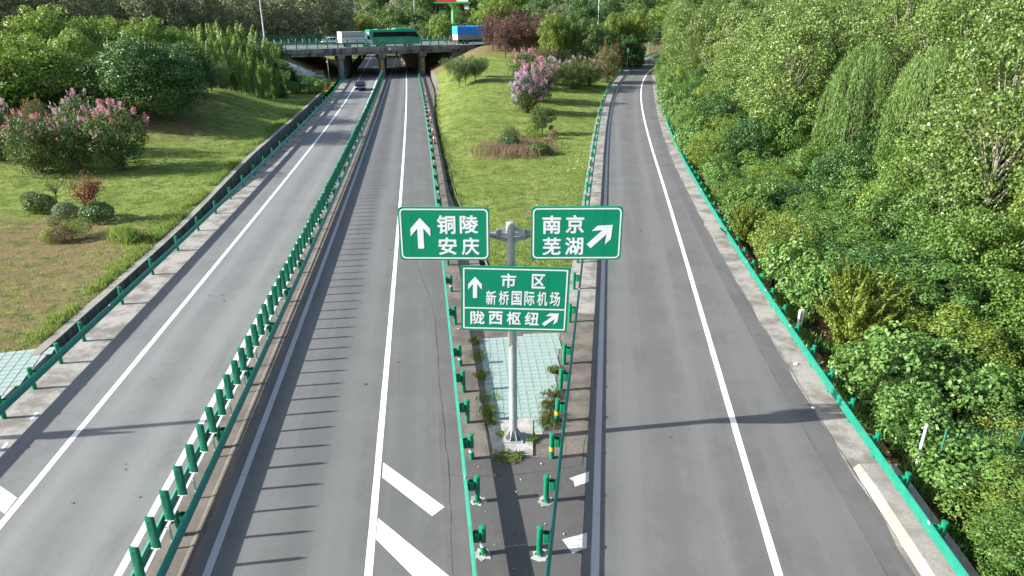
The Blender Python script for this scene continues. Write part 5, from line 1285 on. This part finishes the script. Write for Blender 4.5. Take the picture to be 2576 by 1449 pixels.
# ------------------------------------------------------------------ background behind the expressway
g = 'distant trees behind the expressway'; k = 0
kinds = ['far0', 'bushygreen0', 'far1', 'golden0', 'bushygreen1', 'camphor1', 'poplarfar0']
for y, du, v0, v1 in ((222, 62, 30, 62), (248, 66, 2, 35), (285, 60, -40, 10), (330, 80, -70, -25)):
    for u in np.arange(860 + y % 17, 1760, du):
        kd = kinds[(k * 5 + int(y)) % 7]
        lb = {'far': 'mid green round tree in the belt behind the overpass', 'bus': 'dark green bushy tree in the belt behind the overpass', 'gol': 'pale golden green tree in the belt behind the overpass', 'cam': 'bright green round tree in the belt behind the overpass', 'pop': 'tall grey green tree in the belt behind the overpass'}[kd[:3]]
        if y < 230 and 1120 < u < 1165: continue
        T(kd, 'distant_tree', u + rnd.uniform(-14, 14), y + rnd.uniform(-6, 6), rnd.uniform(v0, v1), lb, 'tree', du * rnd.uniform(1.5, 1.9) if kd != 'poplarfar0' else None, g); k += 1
T('camphor0', 'broadleaf_tree', 1105, 208, 38, 'bright green round tree directly behind the coach and left of the billboard column', 'tree', 70)
# hedges in the expressway median
def hedge(label, a0, a1, s, h, wd, seed):
    r = np.random.default_rng(seed); L = a1 - a0; n = int(L * 420); P = np.stack([r.uniform(0, L, n), r.uniform(-wd / 2, wd / 2, n), r.uniform(.1, h, n)], 1)
    f = r.integers(0, 3, n); P[f == 0, 2] = h - r.random((f == 0).sum()) * .1; P[f == 1, 1] = -wd / 2 + r.random((f == 1).sum()) * .1
    V = leaves(P, np.array([0, -.4, 1]) + r.normal(size=(n, 3)) * .7, r.normal(size=(n, 3)), r.uniform(.14, .26, n), .5)
    t = thing('hedge', label, 'hedge', B(a0, s, EZ), EANG); link('foliage', quads_mesh('foliage', V, 'leaf_olive'), t); mb = MB()
    for k in range(int(L / 1.2)): mb.tube([(k * 1.2 + .5, 0, -.1), (k * 1.2 + .5, 0, h * .7)], .03, 5)
    mb.build('stems', 'twig', t)
hedge('clipped hedge in the expressway median left of the white hatchback', -45, -9, 14.5, 1.7, 1.4, 1); hedge('clipped hedge in the expressway median beyond the blue covered truck', A1 + 6, A1 + 60, 14.5, 1.6, 1.4, 2)

# ------------------------------------------------------------------ woods right of the ramp
def zone(y):
    return 'near the wire fence' if y < 21 else ('near the marker stone' if y < 34 else ('between marker stone and ramp bend' if y < 64 else ('just before the ramp bend' if y < 105 else 'on the ramp bend')))
def at_right(y, t): return RRb(y) + .3 + t, y
g = 'shrubs behind the ramp guardrail'; k = 0; y = 8.0
LBS = {'mulberry': 'light green broad leaved shrub behind the ramp guardrail', 'privet': 'small leaved yellow green shrub behind the ramp guardrail', 'broaddark': 'dense dark green shrub behind the ramp guardrail', 'broad': 'mid green leafy shrub behind the ramp guardrail'}
def kindlabel(kd): 
    for q in ('mulberry', 'privet', 'broaddark', 'broad'):
        if kd.startswith(q): return LBS[q]
seq = ['mulberry0', 'privet0', 'mulberry1', 'mulberry2', 'broad0', 'mulberry1', 'privet1', 'broaddark0', 'mulberry0', 'broadmul']
while y < 150:
    for t0 in ((1.9, 3.9) if y < 60 else (1.3, 3.0)):
        if 23.5 < y < 28.8 and t0 < 3.4: continue
        kd = seq[k % 10]; x, yy = at_right(y + rnd.uniform(-.6, .6), t0 + rnd.uniform(-.3, .6)); h = rnd.uniform(1.4, 2.0) if y < 19 else (rnd.uniform(1.8, 2.7) if y < 60 else rnd.uniform(2.6, 4.0))
        if y < 19: h += .35 * (t0 > 3)
        plant(kd, 'roadside_shrub', x, yy, h, kindlabel(kd).replace('behind the ramp guardrail', ('right behind the guardrail ' if t0 < 2.5 else 'in the second shrub row ') + zone(y)), 'shrub', g, wide=rnd.uniform(2.3, 3.3) * (1 if y < 60 else 1.25)); k += 1
    y += 2.2 if y < 60 else 3.4
x, y = 14.3, 26.0; plant('juniper0', 'juniper', x, y, 4.4, 'spiky yellow green juniper bush leaning over the marker stone', 'juniper', wide=3.6)
plant('juniper1', 'juniper', 15.7, 27.8, 4.2, 'spiky juniper bush growing behind the one by the marker stone', 'juniper', wide=3.2)
plant('juniper1', 'juniper', 14.0, 39.5, 3.4, 'narrow yellow green juniper between leafy shrubs along the ramp', 'juniper', wide=2.2); plant('juniper0', 'juniper', 20.5, 78, 4.6, 'tall yellow green juniper close to the ramp rail farther on', 'juniper', wide=3.4)
plant('privet0', 'privet_bush', 14.6, 35.2, 3.3, 'dense dome of yellow green privet behind the ramp guardrail', 'shrub', wide=3.3)
g = 'small trees in the woods by the ramp'; k = 0; y = 9.0
seq2 = ['broad0', 'broadmul', 'broaddark0', 'broad1', 'broadyellow', 'broad2', 'broaddark1', 'broadmul']
L2_ = {'broadmul': 'small light green tree in the woods by the ramp', 'broaddark0': 'small dark green tree in the woods by the ramp', 'broaddark1': 'small dark green tree in the woods by the ramp', 'broadyellow': 'small yellowish tree in the woods by the ramp'}
while y < 150:
    for t0, h0 in (((6.0, 3.6), (9.5, 5.4), (13.0, 7.2)) if y < 60 else ((4.5, 5.5), (8.5, 7.5))):
        kd = seq2[k % 8]; x, yy = at_right(y + rnd.uniform(-1, 1), t0 + rnd.uniform(-.8, .8)); h = h0 * rnd.uniform(.85, 1.2)
        if y < 19: h *= .75
        plant(kd, 'woodland_tree', x, yy, h, L2_.get(kd, 'small mid green tree in the woods by the ramp').replace('in the woods by the ramp', ('in front of the woods ' if t0 < 7 else 'deeper in the woods ') + zone(y)), 'tree', g, wide=rnd.uniform(4.2, 5.6)); k += 1
    y += 3.7 if y < 60 else 5.0
g = 'tall poplars in the woods by the ramp'; lb = 'tall pale leaved poplar in the woods by the ramp'; k = 0
for y in np.arange(14, 165, 5.4):
    for t0 in ((13.5, 18.5, 24.5, 31, 39) if y < 60 else ((9.5, 15, 22, 30) if y < 105 else (5.0, 10.5, 17, 25))):
        x, yy = at_right(y + rnd.uniform(-1.6, 1.6), t0 + rnd.uniform(-1.4, 1.4)); h = rnd.uniform(13.5, 17.5) + (2.0 if t0 > 20 else 0)
        if y < 24 and t0 < 16: continue
        if xat(2760, yy, 6) < x - 4: continue
        if 44 < y < 62 and t0 < 22: continue
        plant(f'poplar{k % 3}', 'poplar_tree', x, yy, h, lb.replace('in the woods by the ramp', ('at the woods edge ' if t0 < 14 else ('in the middle of the woods ' if t0 < 23 else 'at the back of the woods ')) + zone(y)), 'tree', g, wide=rnd.uniform(6.5, 8.5)); k += 1
T('willow0', 'willow_tree', 2120, 54, 85, 'weeping willow with pale hanging branches in the woods by the ramp', 'tree', 190); T('willow1', 'willow_tree', 2270, 50, 92, 'second pale weeping willow merging with its neighbour among poplars', 'tree', 190)
T('willow1', 'willow_tree', 1985, 84, 12, 'narrow light green willow in front of the poplar trunks', 'tree', 120)

# ------------------------------------------------------------------ grass, weeds, litter
def tufts(name, pts, label, mat='leaf_grass', h=.12, nb=4, spread=.08, cat='grass', wide=.018):
    r = np.random.default_rng(len(pts)); P = np.repeat(np.array(pts), nb, 0); n = len(P); P[:, :2] += r.normal(size=(n, 2)) * spread
    D = np.stack([r.normal(size=n) * .5, r.normal(size=n) * .5, np.ones(n)], 1); H = r.uniform(.5, 1.3, n) * h
    P[:, 2] += H * .45; V = leaves(P, sph(r, n) * np.array([1, 1, .2]), D, H * 1.15, wide / h, 0)
    o = stuff(link(name, quads_mesh(name, V, mat))); o['label'] = label; o['category'] = cat; return o
def scatter(fn, n):
    out = []
    while len(out) < n:
        p = fn()
        if p is not None: out.append(p)
    return out
def pl_():
    y = 17 + 95 * rnd.random() ** 1.3; x = LEDGE(y) - .35 - rnd.random() ** 1.5 * 28
    if rnd.random() < dryL(x, y) * .85: return None
    if inside((x, y), [(-18.2, 25.6), (-17.5, 17), (-23, 16.5), (-23, 24.6)]): return None
    if mnoise.noise(Vector((x * .5, y * .5, 3))) < -.15 and rnd.random() < .7: return None
    return (x, y, gz(x, y))
tufts('grass', scatter(pl_, 15000), 'short uneven grass on the left lawn', h=.13, wide=.03)
def pg_():
    y = 29.3 + 95 * rnd.random() ** 1.2; x = GLE(y) + .2 + rnd.random() * (GRE(y) - GLE(y) - .3)
    if rnd.random() < dryG(x, y) * .8: return None
    return (x, y, gz(x, y))
tufts('grass', scatter(pg_, 14000), 'short uneven grass on the sloping lawn between the roads', h=.10, wide=.028)
def pe_():
    y = 26 + 85 * rnd.random(); x = LEDGE(y) - .4 - abs(rnd.gauss(0, .45)); return (x, y, gz(x, y)) if mnoise.noise(Vector((x * .4, y * .4, 13))) > -.1 else None
tufts('grass_fringe', scatter(pe_, 2600), 'longer bright grass fringe along the retaining wall', h=.28, nb=5, wide=.03)
def pd_():
    y = 30 + 100 * rnd.random(); x = GLE(y) - .4 + abs(rnd.gauss(0, .25)); return (x, y, -.35 if x < GLE(y) - .05 else gz(x, y)) if mnoise.noise(Vector((y * .35, 4, 1))) > -.05 else None
tufts('ditch_weeds', scatter(pd_, 2200), 'bright weeds growing out of the roadside ditch', h=.30, nb=5, wide=.035, cat='weeds')
def cl_(spots):
    def f():
        u, v, s = spots[rnd.randrange(len(spots))]; p = G(u, v); return (p[0] + rnd.gauss(0, s), p[1] + rnd.gauss(0, s * 1.3), .0)
    return f
tufts('pavement_weeds', scatter(cl_([(1196,862,.10),(1203,900,.14),(1210,945,.10),(1222,1010,.16),(1228,1040,.12),(1232,1065,.10)]), 190), 'weeds along the main road edge of the tiled pavement', h=.20, nb=6, wide=.028, cat='weeds')
tufts('pavement_weeds', scatter(cl_([(1396,935,.12),(1392,1000,.16),(1384,1045,.22),(1380,1062,.18),(1378,1020,.1)]), 210), 'olive weeds along the ramp edge of the tiled pavement', 'leaf_olive', h=.20, nb=6, wide=.026, cat='weeds')
tufts('pavement_weeds', scatter(cl_([(1255,1150,.10),(1275,1151,.12),(1300,1149,.10),(1338,1108,.06),(1262,1095,.06)]), 130), 'grass growing round the sign foundation', h=.14, nb=6, wide=.024, cat='weeds')
def dryp():
    u, v = rnd.gauss(1300, 42), rnd.gauss(378, 10); p = hit(u, v); return tuple(p)
tufts('dry_grass', scatter(dryp, 1500), 'dry brown tall grass at the front of the island bed', 'leaf_dry', h=.75, nb=5, spread=.15, wide=.03)
def fern():
    u, v = rnd.gauss(320, 14), rnd.gauss(606, 4); return tuple(hit(u, v))
tufts('tall_grass', scatter(fern, 300), 'bright tall grass clump near the planted bed on the left lawn', h=.8, nb=6, spread=.12, wide=.04)
tufts('plume_grass', scatter(lambda: tuple(hit(rnd.gauss(1284, 8), rnd.gauss(348, 4))), 70), 'plume grass behind the dark glossy dome shrub', 'leaf_olive', h=1.25, nb=6, spread=.28, wide=.04)
def fr_():
    y = 8 + 60 * rnd.random() ** 1.2; x = RRb(y) + .5 + abs(rnd.gauss(0, .9)); return (x, y, gz(x, y)) if mnoise.noise(Vector((x * .6, y * .6, 23))) > .02 else None
tufts('roadside_weeds', scatter(fr_, 2600), 'weeds and grass on the verge behind the ramp guardrail', 'leaf_mulberry', h=.32, nb=5, spread=.12, wide=.05, cat='weeds')
def flat_bits(name, pts, mat, label, size, cat):
    r = np.random.default_rng(len(pts) + 3); P = np.array(pts); n = len(P); P[:, 2] += .015 + .012 * r.random(n)
    V = leaves(P, np.array([0, 0, 1]) + r.normal(size=(n, 3)) * .35, r.normal(size=(n, 3)), r.uniform(.6, 1.4, n) * size, .7); o = stuff(link(name, quads_mesh(name, V, mat))); o['label'] = label; o['category'] = cat
flat_bits('fallen_leaves', scatter(lambda: (lambda y, x: (x, y, gz(x, y)))(*(lambda y: (y, GRE(y) - .3 - abs(rnd.gauss(0, 2.2))))(30 + 45 * rnd.random())), 520), 'leaf_litter', 'pale fallen leaves scattered on the lawn between the roads', .13, 'leaves')
flat_bits('leaf_litter', scatter(lambda: (lambda y, x: (x, y, gz(x, y)))(*(lambda y: (y, RRb(y) + .45 + abs(rnd.gauss(0, .8))))(9 + 40 * rnd.random())), 1500), 'leaf_dry', 'brown leaf litter on the verge behind the ramp guardrail', .12, 'leaves')
flat_bits('road_debris', scatter(lambda: (lambda y: (Cl(y) + 3.0 + rnd.random() * (El(y) - Cl(y) - 3.8), y, .005))(8 + 20 * rnd.random()), 90), 'leaf_litter', 'small leaves and grit scattered on the pavement round the sign', .06, 'debris')
def litter(label, u, v, s, z=None):
    p = Vector(G(u, v)) if z is None else hit(u, v); r = random.Random(int(u)); bm = bmesh.new(); bmesh.ops.create_icosphere(bm, subdivisions=2, radius=s)
    for q in bm.verts: q.co = Vector((q.co.x * r.uniform(.6, 1.25), q.co.y * r.uniform(.6, 1.25), max(0, q.co.z) * .55 * r.uniform(.5, 1.3)))
    me = bpy.data.meshes.new('litter'); bm.to_mesh(me); bm.free(); me.materials.append(M['litter_white']); tag(link('litter', me, None, p + Vector((0, 0, .005))), label, 'litter')
litter('crumpled white plastic bag among the shrubs near the wire fence', 2228, 1028, .16, 1); litter('scrap of white paper on the concrete edge of the ramp', 2002, 916, .10); litter('white paper scrap beside the ramp guardrail post', 2160, 1040, .08, 1)
litter('small pale scrap lying on the ramp asphalt edge', 2046, 1026, .07)


flat_bits('road_stains', scatter(lambda: (lambda y, k: ((L1(y) + .5 + rnd.random() * 3 if k < .4 else (Dl(y) + .5 + rnd.random() * 5 if k < .7 else El(y) + .5 + rnd.random() * 7)), y, -.012 + (ramp_z(y) if k >= .7 else 0)))(8 + 45 * rnd.random() ** 1.5, rnd.random()), 36), 'asphalt_gore', 'small dark oil and tar spots on the asphalt', .11, 'stains')
